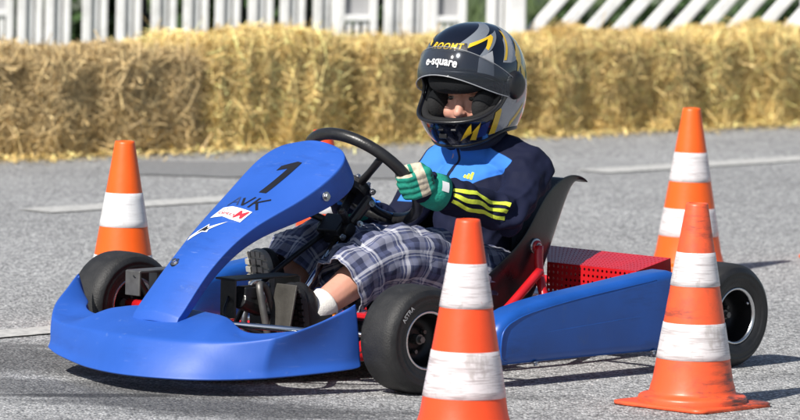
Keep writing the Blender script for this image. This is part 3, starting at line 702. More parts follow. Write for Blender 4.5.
# ---- wheels
def wheel(x, y, r, wd, steer, front, near):
    s_ = 1 if y > 0 else -1; e = empty('wheel'); e.parent = kart; e.location = (x, y, r); e.rotation_euler = (0, 0, R(steer))
    h = wd / 2
    prof = [(.066, -h * .80), (.072, -h * .88), (.082, -h * .97), (.096, -h), (.109, -h * .96), (r - .009, -h * .86), (r - .0025, -h * .72), (r - .0006, -h * .5), (r, 0),
            (r - .0006, h * .5), (r - .0025, h * .72), (r - .009, h * .86), (.109, h * .96), (.104, h * .985), (.1035, h * .975), (.096, h), (.0875, h * .985), (.087, h * .965), (.082, h * .97), (.072, h * .88), (.066, h * .80)]
    v, f = lathe(prof, 64, 'Y'); m = len(prof)
    fm = [0 if 5 <= (i % (m - 1)) <= 10 else 1 for i in range(len(f))]
    t = obj('tyre', v, f, [M_rubber, M_sidewall], e, fm=fm)
    d = s_ * h
    rp = [(.062, -d * .80), (.068, -d * .83), (.069, -d * .77), (.062, -d * .70), (.058, -d * .3), (.058, d * .3), (.062, d * .68), (.0655, d * .76), (.0695, d * .80), (.0700, d * .86), (.0675, d * .885), (.0640, d * .86), (.0625, d * .80)]
    obj('rim', *lathe(rp, 56, 'Y'), M_rim, e)
    ip = [(.0622, d * .79), (.0600, d * .6), (.0560, d * .25), (.052, d * .05), (.035, -d * .12), (.030, -d * .02), (.020, d * .0), (.0001, d * .0)]
    c = obj('wheel_centre', *lathe(ip, 48, 'Y'), M_rimdark, e)
    hub = join(cyl((0, -d * .1, 0), (0, d * .35, 0), .012, 16), cyl((0, d * .35, 0), (0, d * .52, 0), .008, 6))
    obj('hub_nut', *hub, M_grey, e, smooth=False)
    for k in range(3):
        a = R(30 + 120 * k); p = (.030 * math.cos(a), -d * .06, .030 * math.sin(a)); q = (p[0], p[1] + d * .22, p[2]); obj('wheel_bolt', *cyl(p, q, .005, 6), M_grey, e, smooth=False)
    a = R(150); p = (.0605 * math.cos(a), d * .6, .0605 * math.sin(a)); obj('valve', *cyl(p, (p[0] * .9, d * .8, p[2] * .9), .003, 8), M_steel, e)
    if near:
        v2, f = text_mesh('ASTRA', .0145, 0, .0002, 1.05); vv = []
        for a, b in v2:
            rr = .0975 + b; an = R(42) + a / .0975; yy = s_ * (h + .0006) if rr > .088 else s_ * h * .99
            yy = s_ * (h * (1 - ((rr - .096) / .013) ** 2 * .03) + .0008); vv.append((rr * math.cos(an), yy, rr * math.sin(an)))
        obj('tyre_lettering', vv, f, M_pgrey, e, smooth=False)
    return e
wheel(.552, .492, .127, .122, -5, True, True)
wheel(.552, -.492, .127, .122, -6, True, False)
wheel(-.480, .530, .1275, .140, 0, False, False)
wheel(-.480, -.530, .1275, .140, 0, False, False)
# ---- frame, floor and axles
def rtube(name, pts, r=.013, sm=5, m=M_red, parent=None): return obj(name, *tube(pts, r, 12, smooth=sm if len(pts) > 2 else 0), m, parent or kart)
for s_ in (1, -1):
    rtube('frame_rail', [(.80, s_ * .13, .062), (.62, s_ * .20, .062), (.45, s_ * .26, .062), (.2, s_ * .30, .062), (-.2, s_ * .30, .062), (-.45, s_ * .27, .062), (-.58, s_ * .26, .08)], .014)
    rtube('pod_bar', [(.24, s_ * .30, .064), (.22, s_ * .46, .075), (.14, s_ * .49, .08), (-.2, s_ * .49, .08), (-.26, s_ * .46, .075), (-.27, s_ * .29, .064)], .010)
    # stub axle and kingpin yoke
    rtube('stub_axle', [(.552, s_ * .34, .127), (.552, s_ * .47, .127)], .013)
    rtube('kingpin', [(.552, s_ * .352, .085), (.552, s_ * .352, .17)], .012, m=M_steel)
    obj('yoke', *join(box((.545, s_ * .345, .168), (.05, .06, .012)), box((.545, s_ * .345, .088), (.05, .06, .012)), box((.520, s_ * .330, .128), (.014, .05, .075))), M_red, kart, smooth=False, bevel=.003)
    rtube('yoke_arm', [(.54, s_ * .20, .07), (.54, s_ * .30, .085), (.535, s_ * .345, .128)], .013)
    rtube('steering_arm', [(.552, s_ * .36, .12), (.50, s_ * .345, .105), (.46, s_ * .33, .10)], .008)
    rtube('tie_rod', [(.46, s_ * .33, .10), (.47, s_ * .03, .125)], .006, m=M_chrome)
rtube('cross_member', [(.60, -.21, .062), (.60, .21, .062)], .014); rtube('cross_member', [(.10, -.30, .062), (.10, .30, .062)], .014); rtube('cross_member', [(-.40, -.28, .062), (-.40, .28, .062)], .014)
rtube('nose_bar', [(.60, -.20, .09), (.76, -.31, .10), (.86, -.22, .10), (.88, 0, .10), (.86, .22, .10), (.76, .31, .10), (.60, .20, .09)], .009, m=M_steel)
rtube('nose_hoop', [(.61, .36, .125), (.72, .26, .138), (.80, .16, .145), (.84, .10, .146)], .0075, m=M_chrome)
rtube('rear_axle', [(-.48, -.50, .1275), (-.48, .50, .1275)], .015, m=M_steel)
for s_ in (1, -1): obj('axle_bearing', *join(lathe([(.016, -.012), (.03, -.012), (.03, .012), (.016, .012)], 20, 'Y', (-.48, s_ * .27, .1275)), box((-.48, s_ * .27, .085), (.05, .02, .05))), M_grey, kart, smooth=False)
rtube('rear_bumper', [(-.56, .25, .10), (-.66, .28, .13), (-.68, .2, .14), (-.68, -.2, .14), (-.66, -.28, .13), (-.56, -.25, .10)], .012)
obj('floor_tray', [(.80, .12, .046), (.62, .19, .046), (.2, .285, .046), (-.02, .285, .046), (-.02, -.285, .046), (.2, -.285, .046), (.62, -.19, .046), (.80, -.12, .046)], [tuple(range(8))], M_grey, kart, smooth=False, solid=.003)
# ---- seat
prof = [((.05, .088), (.05, .130), .150), ((-.05, .064), (.0, .205), .176), ((-.13, .058), (-.06, .255), .186), ((-.205, .095), (-.135, .300), .186), ((-.255, .19), (-.185, .365), .182), ((-.315, .305), (-.245, .420), .168), ((-.36, .385), (-.31, .443), .152), ((-.384, .424), (-.362, .450), .142), ((-.404, .436), (-.398, .443), .146), ((-.420, .428), (-.416, .428), .150)]
V = []
for c, e, hw in prof:
    c, e = Vector(c), Vector(e); row = []
    for y, k in ((1.03, 1), (1.0, .62), (.95, .25), (.78, .04), (.42, 0), (0, 0)):
        p = c + (e - c) * k; row.append((p.x, y * hw, p.y))
    V += row + [(x, -y, z) for x, y, z in row[-2::-1]]
seat = obj('seat', V, gridfaces(len(prof), 11), M_seat, kart, sub=3, solid=.005, offset=1)
for s_ in (1, -1):
    p = (-.185, s_ * .190, .283); obj('seat_washer', *cyl(p, (p[0], p[1] + s_ * .006, p[2]), .019, 20), M_steel, kart, bevel=.002)
    obj('seat_boss', *cyl((p[0], p[1] + s_ * .006, p[2]), (p[0], p[1] + s_ * .011, p[2]), .014, 20), M_red, kart); bolt((p[0], p[1] + s_ * .010, p[2]), (0, s_, 0), .006, kart)
    rtube('seat_strut', [(-.185, s_ * .203, .283), (-.175, s_ * .215, .23), (-.16, s_ * .245, .17), (-.15, s_ * .30, .064)], .0115)
    rtube('seat_brace', [(-.150, s_ * .240, .226), (-.07, s_ * .240, .165), (.022, s_ * .240, .095), (.06, s_ * .27, .066)], .0115)
# ---- perforated engine guard
M_perf = M_red
def perf_sheet(a, b, c, d, nu, nv, hole, parent, name, m):
    """steel sheet with real round-cornered holes; corners a b c d"""
    a, b, c, d = map(Vector, (a, b, c, d)); V, F = [], []
    def P(u, v): return a + (b - a) * u * (1 - v) + (d - a) * v * (1 - u) + (c - a) * u * v
    for i in range(nu):
        for j in range(nv):
            k = len(V)
            u0, u1, v0, v1 = i / nu, (i + 1) / nu, j / nv, (j + 1) / nv; uc, vc = (u0 + u1) / 2, (v0 + v1) / 2; hu, hv = (u1 - u0) / 2 * hole, (v1 - v0) / 2 * hole
            V += [P(u0, v0), P(u1, v0), P(u1, v1), P(u0, v1)]
            for q in range(8): V.append(P(uc + hu * math.cos(R(225 + 45 * q)) , vc + hv * math.sin(R(225 + 45 * q))))
            h = k + 4
            for q in range(4):
                o0 = k + q; o1 = k + (q + 1) % 4; i0, i1, i2 = h + 2 * q, h + 2 * q + 1, h + (2 * q + 2) % 8
                F += [(o0, o1, i1, i0), (o1, i2, i1)]
    return obj(name, V, F, m, parent, smooth=False, solid=.0018, offset=0)
guard = empty('engine_guard'); guard.parent = kart
xf, xb = -.33, -.455
perf_sheet((xf, .10, .152), (xf, .385, .152), (xf, .395, .228), (xf, .10, .228), 20, 5, .5, guard, 'front_sheet', M_red)
perf_sheet((xf, .10, .2285), (xf, .395, .2285), (xb, .395, .254), (xb, -.02, .254), 30, 9, .42, guard, 'top_sheet', M_red)
obj('end_plate', [(xf, .3955, .229), (xf, .386, .150), (xb - .02, .386, .150), (xb, .3955, .255)], [(0, 1, 2, 3)], M_red, guard, smooth=False, solid=.003)
obj('rear_sheet', [(xb, -.02, .2545), (xb, .395, .2545), (xb - .02, .386, .15), (xb - .02, -.02, .15)], [(0, 1, 2, 3)], M_red, guard, smooth=False, solid=.002)
obj('engine_block', *join(box((-.40, .20, .12), (.09, .16, .10)), *[box((-.40, .13 + .02 * k, .18), (.08, .006, .03)) for k in range(7)]), M_black, kart, smooth=False, bevel=.003)
obj('fuel_tank', *box((.20, 0, .085), (.20, .16, .06)), M_black, kart, smooth=False, bevel=.015, bev_seg=3)
# ---- steering
WC = Vector((.224, 0, .457)); WA = Vector((-.707, 0, .707)); WU = Vector((.707, 0, .707)); WR = .152
ring = [WC + WR * (math.cos(2 * math.pi * k / 56) * Vector((0, 1, 0)) + math.sin(2 * math.pi * k / 56) * WU) for k in range(56)]
sw = obj('steering_wheel', *tube(ring, .0148, 14, closed=True), M_rimrub, kart)
for a in (35, 145, 270):
    d = math.cos(R(a)) * Vector((0, 1, 0)) + math.sin(R(a)) * WU; c0 = WC - WA * .035
    obj('spoke', *tube([c0 + d * .03, c0 + d * .09 + WA * .008, WC + d * .148], [.011, .009, .010], 10, smooth=4), M_black, sw)
obj('steering_hub', *join(cyl(WC - WA * .058, WC - WA * .028, .042, 24)), M_black, sw, smooth=False, bevel=.004)
for k in range(6):
    d = math.cos(R(60 * k)) * Vector((0, 1, 0)) + math.sin(R(60 * k)) * WU; p = WC - WA * .028 + d * .032; bolt(p, WA, .005, sw)
rtube('steering_column', [tuple(WC - WA * .05), (.335, 0, .318)], .0105, m=M_black); rtube('steering_shaft', [(.322, .024, .328), (.502, .034, .142)], .0088, m=M_chrome)
obj('column_clamp', *join(box((.315, .0, .335), (.055, .07, .05), Matrix.Rotation(R(45), 3, 'Y')), cyl((.315, .05, .335), (.315, -.05, .335), .018, 16), cyl((.30, .035, .35), (.262, .062, .412), .014, 12)), M_black, kart, smooth=False, bevel=.004)
for p in ((.300, .062, .350), (.270, .072, .398), (.335, .040, .318), (.256, .060, .425)): bolt(p, (.1, 1, .2), .0055, kart)
rtube('panel_bracket', [(.310, .03, .350), (.36, .07, .375), (.43, .125, .395)], .009, m=M_black)
rtube('panel_bracket', [(.310, -.03, .350), (.36, -.07, .375), (.43, -.125, .395)], .009, m=M_black)
rtube('column_stay', [(.325, -.02, .330), (.53, -.050, .20), (.60, -.08, .07)], .0065, m=M_black)
# ---- pedals and the grey bracket plates in the foot well
obj('pedal_bracket', *join(box((.60, .02, .236), (.21, .07, .005)), box((.497, .02, .182), (.006, .085, .105)), box((.704, .03, .19), (.006, .05, .09))), M_plate, kart, smooth=False, bevel=.002)
rtube('pedal', [(.56, .05, .07), (.565, .05, .13), (.60, .055, .205), (.625, .06, .222), (.645, .075, .212), (.63, .085, .12), (.62, .085, .075)], .0085, m=M_grey)
obj('pedal_plate', *box((.590, .100, .172), (.006, .07, .105), Matrix.Rotation(R(-12), 3, 'Y')), M_plate, kart, smooth=False, bevel=.002)
rtube('pedal', [(.50, -.12, .07), (.50, -.12, .13), (.475, -.12, .20), (.475, -.07, .205), (.50, -.07, .13), (.50, -.07, .07)], .008, m=M_steel)
hel = [Vector((.54 + .016 * math.cos(a), .05 + .016 * math.sin(a), .10 + a / 58 * .105)) for a in np.linspace(0, 58, 150)]
obj('return_spring', *tube(hel, .0032, 6), M_black, kart)
obj('brake_cylinder', *join(cyl((.69, .05, .19), (.61, .04, .165), .022, 16), box((.66, .05, .205), (.05, .035, .03)), box((.58, .03, .12), (.06, .05, .06))), M_black, kart, smooth=False, bevel=.004)
rtube('cable', [(.70, .03, .20), (.74, .06, .15), (.66, .10, .11), (.56, .10, .09)], .004, m=M_black)
obj('linkage_bracket', *join(box((.63, -.30, .228), (.14, .05, .006)), box((.70, -.30, .20), (.006, .05, .06)), box((.60, -.31, .20), (.05, .03, .05))), M_grey, kart, smooth=False, bevel=.002)
rtube('link_rod', [(.70, -.29, .22), (.62, -.33, .16), (.56, -.38, .13)], .008, m=M_black)

# ================================================================ the driver
DO = Vector((-.2, 0, .07))
rot = Matrix.Rotation(KROT, 3, 'Z'); driver = empty('person', tuple(Vector((.066, 0, 0)) + rot @ DO), KROT); OFF[driver.name] = DO
tag(driver, 'child in helmet, navy and blue tracksuit top and plaid shorts steering the kart', 'person')
HC = Vector((-.155, 0, .672)); YAW = R(9)
HR = Matrix.Rotation(YAW, 3, 'Z') @ Matrix.Rotation(R(3), 3, 'Y')
def hd(x, y, z): return tuple(HC + HR @ Vector((x, y, z)))
SHN, SHF = Vector((-.222, .132, .462)), Vector((-.190, -.112, .462))
ELN, ELF = Vector((-.075, .200, .364)), Vector((-.045, -.165, .300))
WRN, WRF = Vector((.188, .156, .442)), Vector((.125, -.165, .385))
HPN, HPF = Vector((-.13, .085, .165)), Vector((-.13, -.085, .165))
KNN, KNF = Vector((.255, .115, .268)), Vector((.275, -.105, .270))
ANN, ANF = Vector((.480, .088, .148)), Vector((.415, -.10, .165))
# ---- hands gripping the rim
def hand_frame(ang, fdir, s_, grip=None):
    Rp = WC + WR * (math.cos(R(ang)) * Vector((0, 1, 0)) + math.sin(R(ang)) * WU)
    A = (-math.sin(R(ang)) * Vector((0, 1, 0)) + math.cos(R(ang)) * WU).normalized() * s_
    if grip: A = Vector(grip).normalized()
    f = Vector(fdir); f = (f - A * f.dot(A)).normalized(); n = A.cross(f).normalized()
    if n.dot(Vector((0, s_, 0))) < 0: n = -n
    return Rp, A, f, n
def hand_parts(Rp, A, f, n, wrist, g):
    """palm, four unequal curled fingers and a thumb closed round the rim; g = added glove thickness"""
    parts = []; rf = .0068 + g * .8; D = .0148 + rf
    for i, (o_, ln) in enumerate(((.0245, .95), (.0085, 1.05), (-.0075, 1.0), (-.0225, .85))):
        c = Rp + A * o_
        parts.append(chain([c - f * .024 + n * D, c + f * .004 * ln + n * (D + .001), c + f * D * ln + n * .009, c + f * (D - .001) * ln - n * .010, c + f * .005 - n * (D - .001)], [rf * 1.1, rf * 1.06, rf, rf * .95, rf * .85]))
    k = Rp - f * .040 + n * .015
    for o_ in (-.019, -.006, .007, .020): parts.append(chain([wrist + A * o_ * .75 + n * .002, k + A * o_, Rp - f * .020 + A * o_ * 1.12 + n * (D - .002)], [.0135 + g, .0125 + g, .0095 + g]))
    parts.append(chain([k + A * .017 - n * .003, Rp - f * .030 + A * .034 + n * .006, Rp + A * .037 - f * .004 - n * .004, Rp + A * .035 + f * .018 - n * .010], [.012 + g, .011 + g, .0088 + g, .0075 + g]))
    return parts
hn = hand_frame(-4, (.76, -.55, -.34), 1, (.42, 0, .90)); hf = hand_frame(196, (.75, .4, .1), -1)
# ---- one continuous body with head, neck, arms, hands, legs
bp = [chain([(-.14, 0, .17), (-.165, 0, .28), (-.185, 0, .40), (-.19, 0, .47)], [.09, .09, .095, .075]), chain([SHF, (-.21, 0, .47), SHN], [.04, .06, .04]),
      chain([(-.19, 0, .48), (-.165, 0, .60)], [.042, .042]),
      chain([SHN, ELN, WRN], [.040, .034, .023]), chain([SHF, ELF, WRF], [.040, .034, .023]),
      chain([HPN, KNN, (.365, .10, .215), ANN], [.070, .045, .043, .028]), chain([HPF, KNF, (.315, -.10, .235), ANF], [.070, .045, .043, .028]),
      capsule(ANN, Vector(ANN) + Vector((.026, -.003, .030)), .028, .022), capsule(ANF, Vector(ANF) + Vector((.035, 0, .075)), .028, .022)]
FR_ = Matrix.Rotation(YAW + R(7), 3, 'Z') @ Matrix.Rotation(R(6), 3, 'Y')
def fc(x, y, z): return tuple(HC + FR_ @ Vector((x - .010, y, z - .036)))
hs = [ellipsoid(fc(-.012, 0, .022), (.086, .072, .082)), ellipsoid(fc(.018, 0, -.020), (.066, .058, .075)), ellipsoid(fc(.052, 0, -.062), (.026, .026, .022)),
      capsule(fc(.072, 0, .005), fc(.095, 0, -.026), .0085, .0125), ellipsoid(fc(.088, .010, -.028), (.008, .007, .006)), ellipsoid(fc(.088, -.010, -.028), (.008, .007, .006)),
      ellipsoid(fc(.050, .036, -.030), (.030, .024, .024)), ellipsoid(fc(.050, -.036, -.030), (.030, .024, .024)),
      capsule(fc(.068, .040, .028), fc(.076, .014, .028), .008, .008), capsule(fc(.068, -.040, .028), fc(.076, -.014, .028), .008, .008), capsule(fc(.066, .036, -.002), fc(.068, .020, -.002), .007, .007), capsule(fc(.066, -.036, -.002), fc(.068, -.020, -.002), .007, .007),
      capsule(fc(.079, .016, -.050), fc(.079, -.016, -.050), .0058, .0058), capsule(fc(.077, .013, -.058), fc(.077, -.013, -.058), .0064, .0064),
      ellipsoid(fc(-.01, .072, -.005), (.016, .006, .024)), ellipsoid(fc(-.01, -.072, -.005), (.016, .006, .024))]
body = obj('body', *blend(bp + hs + hand_parts(*hn, WRN, 0) + hand_parts(*hf, WRF, 0), .0035, 3), M_skin, driver)
for s_ in (1, -1):
    obj('eye', *ellipsoid(fc(.0675, s_ * .0285, .008), (.0090, .0110, .0040), rot=FR_), M_eye, driver)
    obj('iris', *ellipsoid(fc(.0765, s_ * .0280 - .001, .007), (.0018, .0062, .0046), rot=FR_), M_iris, driver)
    obj('eyebrow', *tube([fc(.0795, s_ * .012, .0275), fc(.081, s_ * .026, .0315), fc(.073, s_ * .042, .0285)], [.0018, .0026, .0012], 6, smooth=4), M_hair, driver)
# ---- tracksuit top
def jacket_mat():
    m, n, l, b, tc = surf_nodes('navy and blue tracksuit'); b.inputs['Roughness'].default_value = .8; b.inputs['Specular IOR Level'].default_value = .2
    sp = n.new('ShaderNodeSeparateXYZ'); l.new(tc.outputs['Object'], sp.inputs[0]); X, Y, Z = sp.outputs
    def lin(a, b_, c, d):
        t = math_n(n, l, 'ADD', math_n(n, l, 'MULTIPLY', X, a), math_n(n, l, 'MULTIPLY', Y, b_)); t = math_n(n, l, 'ADD', t, math_n(n, l, 'MULTIPLY', Z, c)); return math_n(n, l, 'ADD', t, d)
    def stp(v):
        r = n.new('ShaderNodeMapRange'); r.inputs['From Min'].default_value = -.0012; r.inputs['From Max'].default_value = .0012; l.new(v, r.inputs[0]); return r.outputs[0]
    k = None
    for e in YOKE:
        s_ = stp(lin(*e)); k = s_ if k is None else math_n(n, l, 'MULTIPLY', k, s_)
    zip_ = math_n(n, l, 'GREATER_THAN', math_n(n, l, 'ABSOLUTE', math_n(n, l, 'SUBTRACT', Y, -.004), None), .006)
    seam = tex(n, l, tc, 'ShaderNodeTexNoise', 6, 4); r1 = ramp(n, [(.3, (.006, .008, .026)), (.7, (.009, .012, .036))]); l.new(seam.outputs[0], r1.inputs[0])
    mx = n.new('ShaderNodeMix'); mx.data_type = 'RGBA'; l.new(math_n(n, l, 'MULTIPLY', k, zip_), mx.inputs[0]); l.new(r1.outputs[0], mx.inputs[6]); mx.inputs[7].default_value = (.045, .20, .66, 1)
    l.new(mx.outputs[2], b.inputs['Base Color'])
    bn = tex(n, l, tc, 'ShaderNodeTexNoise', 420, 2); bp = n.new('ShaderNodeBump'); bp.inputs['Strength'].default_value = .2; bp.inputs['Distance'].default_value = .002; l.new(bn.outputs[0], bp.inputs['Height']); l.new(bp.outputs[0], b.inputs['Normal'])
    return m
# half-spaces a*x+b*y+c*z+d > 0 in the person's frame (origin at the seat) that bound the bright blue yoke
YOKE = [(0, -1, 0, .132), (0, 1, 0, .150), (1, 0, 0, .045), (0, -.533, .846, -.270), (0, 0, 1, -.305), (0, -.45, -1, .478)]
jp = [chain([(-.14, 0, .17), (-.160, 0, .27), (-.178, 0, .36), (-.192, 0, .43), (-.190, 0, .485)], [.098, .098, .100, .094, .074]),
      ellipsoid((-.168, .004, .40), (.100, .118, .095)), chain([SHF, (-.20, -.06, .485), (-.20, .06, .485), SHN], [.052, .058, .058, .052]),
      chain([(-.185, 0, .49), (-.165, 0, .545)], [.064, .060]),
      chain([SHN, (SHN + ELN) / 2 + Vector((0, .006, -.004)), ELN, (ELN + WRN) / 2, WRN + Vector((-.012, 0, 0))], [.054, .048, .042, .039, .035]),
      chain([SHF, (SHF + ELF) / 2, ELF, (ELF + WRF) / 2, WRF], [.052, .048, .045, .041, .034])]
jv, jf = blend(jp, .0040, 6)
def wrinkle(p):
    # folds pull from the armpit to the elbow and bunch round the sleeve
    q = Vector(p); a = .022 * (.42 - abs(noise.noise(Vector((q.x * 15 + q.z * 22, q.y * 6, q.z * 9 - q.x * 6))))) ; b = noise.fractal(q * 11, .6, 2, 3) * .007
    arm = max(0, min(1, (abs(q.y) - .09) / .05)); el = max(0, 1 - (q - ELN).length / .10); return b + a * (.45 + .55 * arm) + .006 * el * math.sin((q - ELN).dot(Vector((.55, .1, .8))) * 190 + 2.5 * noise.noise(q * 14)) 
jacket = obj('tracksuit_top', displace(jv, jf, wrinkle), jf, jacket_mat(), driver)
jb = BVHTree.FromPolygons([Vector(v) - DO for v in [tuple(Vector(v)) for v in displace(jv, jf, wrinkle)]], jf)
def hug(pts, wd, off, axis, name, m, parent=jacket, nw=6):
    """a flat strip lying on the jacket; pts: points near the cloth, axis: limb axis point to cast from"""
    V = []; n = len(pts)
    for i, (p, c) in enumerate(pts):
        p, c = Vector(p), Vector(c); a = Vector(pts[max(i - 1, 0)][0]); b = Vector(pts[min(i + 1, n - 1)][0]); t = (b - a).normalized(); o_ = (p - c).normalized(); s_ = t.cross(o_).normalized()
        for k in range(nw + 1):
            q = p + s_ * wd * (k / nw - .5); d = (q - c).normalized(); h = jb.ray_cast(c - DO + d * .2, -d)
            V.append(tuple((h[0] + DO + d * off) if h[0] else q))
    return obj(name, V, gridfaces(n, nw + 1), m, parent)
AX = (WRN - ELN).normalized(); OUT = (Vector((.35, 1, .0)) - AX * Vector((.35, 1, .0)).dot(AX)).normalized(); UPV = OUT.cross(AX).normalized()
if UPV.z < 0: UPV = -UPV
for k, ph in enumerate((24, 2, -20)):
    pts = []
    for i in range(15):
        t = .14 + .60 * i / 14; c = ELN + (WRN - ELN) * t; d = OUT * math.cos(R(ph)) + UPV * math.sin(R(ph)); wob = .003 * math.sin(i * .9 + k)
        pts.append((c + d * .055 + UPV * wob, c + UPV * wob))
    hug(pts, .0112, .0026, None, 'sleeve_stripe', M_lime)
    pts = [(SHN + (ELN - SHN) * t + (OUT * math.cos(R(ph + 10)) + UPV * math.sin(R(ph + 10))) * .06, SHN + (ELN - SHN) * t) for t in (1.0, 1.02)]
# chest emblem: three slanting bars over a small foot bar
em = [[(x * .8, y * .8) for x, y in q] for q in [[(-.016, -.006), (-.008, -.010), (-.004, .000), (-.011, .004)], [(-.006, -.011), (.002, -.013), (.007, .004), (.000, .008)], [(.004, -.014), (.012, -.016), (.019, .008), (.011, .012)]]]
E0 = Vector((-.085, .055, .452)); EN = Vector((.75, .60, .28)).normalized(); EU = Vector((-.6, .78, .05)); EU = (EU - EN * EU.dot(EN)).normalized(); EV = EN.cross(EU)
if EV.z < 0: EV = -EV
for q in em:
    v2, f = poly_mesh(q, .006); V = []
    for a, b in v2:
        p = E0 + EU * a + EV * b; h = jb.ray_cast(p - DO + EN * .15, -EN); V.append(tuple(h[0] + DO + EN * .0012) if h[0] else tuple(p))
    obj('chest_emblem', V, f, M_lime, jacket, smooth=False)
# collar, cord of the zip and cuffs
cl = [(-.165 + .066 * math.cos(a), .064 * math.sin(a), .535 - .012 * math.cos(a)) for a in np.linspace(.25, 2 * math.pi - .25, 26)]
M_navy = mat('navy knit', (.010, .012, .032), .8, var=.15, scale=30, bump=.4, bscale=250)
obj('collar', *tube(cl, .017, 10), M_navy, jacket)
obj('zip_pull', *join(box(hd(.075, .02, -.235), (.012, .016, .030)), box(hd(.080, .012, -.262), (.008, .010, .028))), M_black, jacket, smooth=False, bevel=.003)
# ---- plaid shorts
def plaid():
    m, n, l, b, tc = surf_nodes('navy and white plaid cotton'); b.inputs['Roughness'].default_value = .85
    sp = n.new('ShaderNodeSeparateXYZ'); l.new(tc.outputs['UV'], sp.inputs[0])
    def stripes(v, per, bands):
        fr = math_n(n, l, 'FRACT', math_n(n, l, 'DIVIDE', v, per), None); tot = None
        for c0, wd, a in bands:
            d = math_n(n, l, 'ABSOLUTE', math_n(n, l, 'SUBTRACT', fr, c0), None); s_ = math_n(n, l, 'MULTIPLY', math_n(n, l, 'LESS_THAN', d, wd), a); tot = s_ if tot is None else math_n(n, l, 'ADD', tot, s_)
        return tot
    white = [(.22, .055, .50), (.36, .020, .40), (.58, .11, .16)]; dark = [(.80, .10, .8), (.10, .025, .7)]
    wu = math_n(n, l, 'ADD', stripes(sp.outputs[0], .072, white), stripes(sp.outputs[1], .066, white)); du = math_n(n, l, 'ADD', stripes(sp.outputs[0], .072, dark), stripes(sp.outputs[1], .066, dark))
    base = n.new('ShaderNodeMix'); base.data_type = 'RGBA'; l.new(math_n(n, l, 'MINIMUM', math_n(n, l, 'MULTIPLY', du, .5), 1.0), base.inputs[0]); base.inputs[6].default_value = (.075, .088, .175, 1); base.inputs[7].default_value = (.012, .015, .040, 1)
    mx = n.new('ShaderNodeMix'); mx.data_type = 'RGBA'; l.new(math_n(n, l, 'MINIMUM', wu, .9), mx.inputs[0]); l.new(base.outputs[2], mx.inputs[6]); mx.inputs[7].default_value = (.58, .58, .63, 1)
    l.new(mx.outputs[2], b.inputs['Base Color'])
    bn = tex(n, l, tc, 'ShaderNodeTexNoise', 500, 2); bp_ = n.new('ShaderNodeBump'); bp_.inputs['Strength'].default_value = .25; bp_.inputs['Distance'].default_value = .002; l.new(bn.outputs[0], bp_.inputs['Height']); l.new(bp_.outputs[0], b.inputs['Normal'])
    return m
def leg_cloth(path, rs, seed, flare):
    P = crom(path, 9); m = len(P); n = 44; V, UV = [], []; L = 0
    for i, p in enumerate(P):
        t = (P[min(i + 1, m - 1)] - P[max(i - 1, 0)]).normalized(); s_ = t.cross(Vector((0, 0, 1))).normalized(); u = s_.cross(t)
        if i: L += (P[i] - P[i - 1]).length
        k = i / (m - 1) * (len(rs) - 1); j = min(int(k), len(rs) - 2); rr = rs[j] + (rs[j + 1] - rs[j]) * (k - j)
        for q in range(n + 1):
            a = 2 * math.pi * q / n; d = math.cos(a) * s_ + math.sin(a) * u
            w_ = noise.fractal(Vector((L * 14 + seed, math.cos(a) * 2.2, math.sin(a) * 2.2)), .6, 2, 3) * .011 + .006 * math.sin(L * 85 + 3 * math.sin(a * 2 + seed)) * (.4 + .6 * max(0, math.sin(a * 1 + 1)))
            fl = flare * max(0, (i / (m - 1) - .72) / .28); w_ += fl * (.6 + .4 * math.sin(3 * a + seed))
            V.append(tuple(p + d * (rr + w_))); UV.append((L, a * .075))
    return V, gridfaces(m, n + 1), UV
v1, f1, u1 = leg_cloth([(-.17, .075, .175), (-.02, .095, .205), (.13, .112, .248), (.255, .118, .268), (.345, .110, .243), (.406, .103, .212)], [.095, .092, .083, .076, .070, .064], 1.3, .014)
v2_, f2, u2 = leg_cloth([(-.17, -.075, .175), (-.02, -.090, .21), (.15, -.105, .250), (.265, -.105, .270), (.335, -.102, .246), (.378, -.100, .215)], [.095, .092, .083, .076, .070, .064], 5.1, .010)
pv, pf = ellipsoid((-.135, 0, .165), (.105, .150, .100), 28, 14)
V, F = join((v1, f1), (v2_, f2), (pv, pf)); UV = u1 + u2 + [(v[0], v[1]) for v in pv]
obj('plaid_shorts', V, F, plaid(), driver, uv=UV, solid=.003)
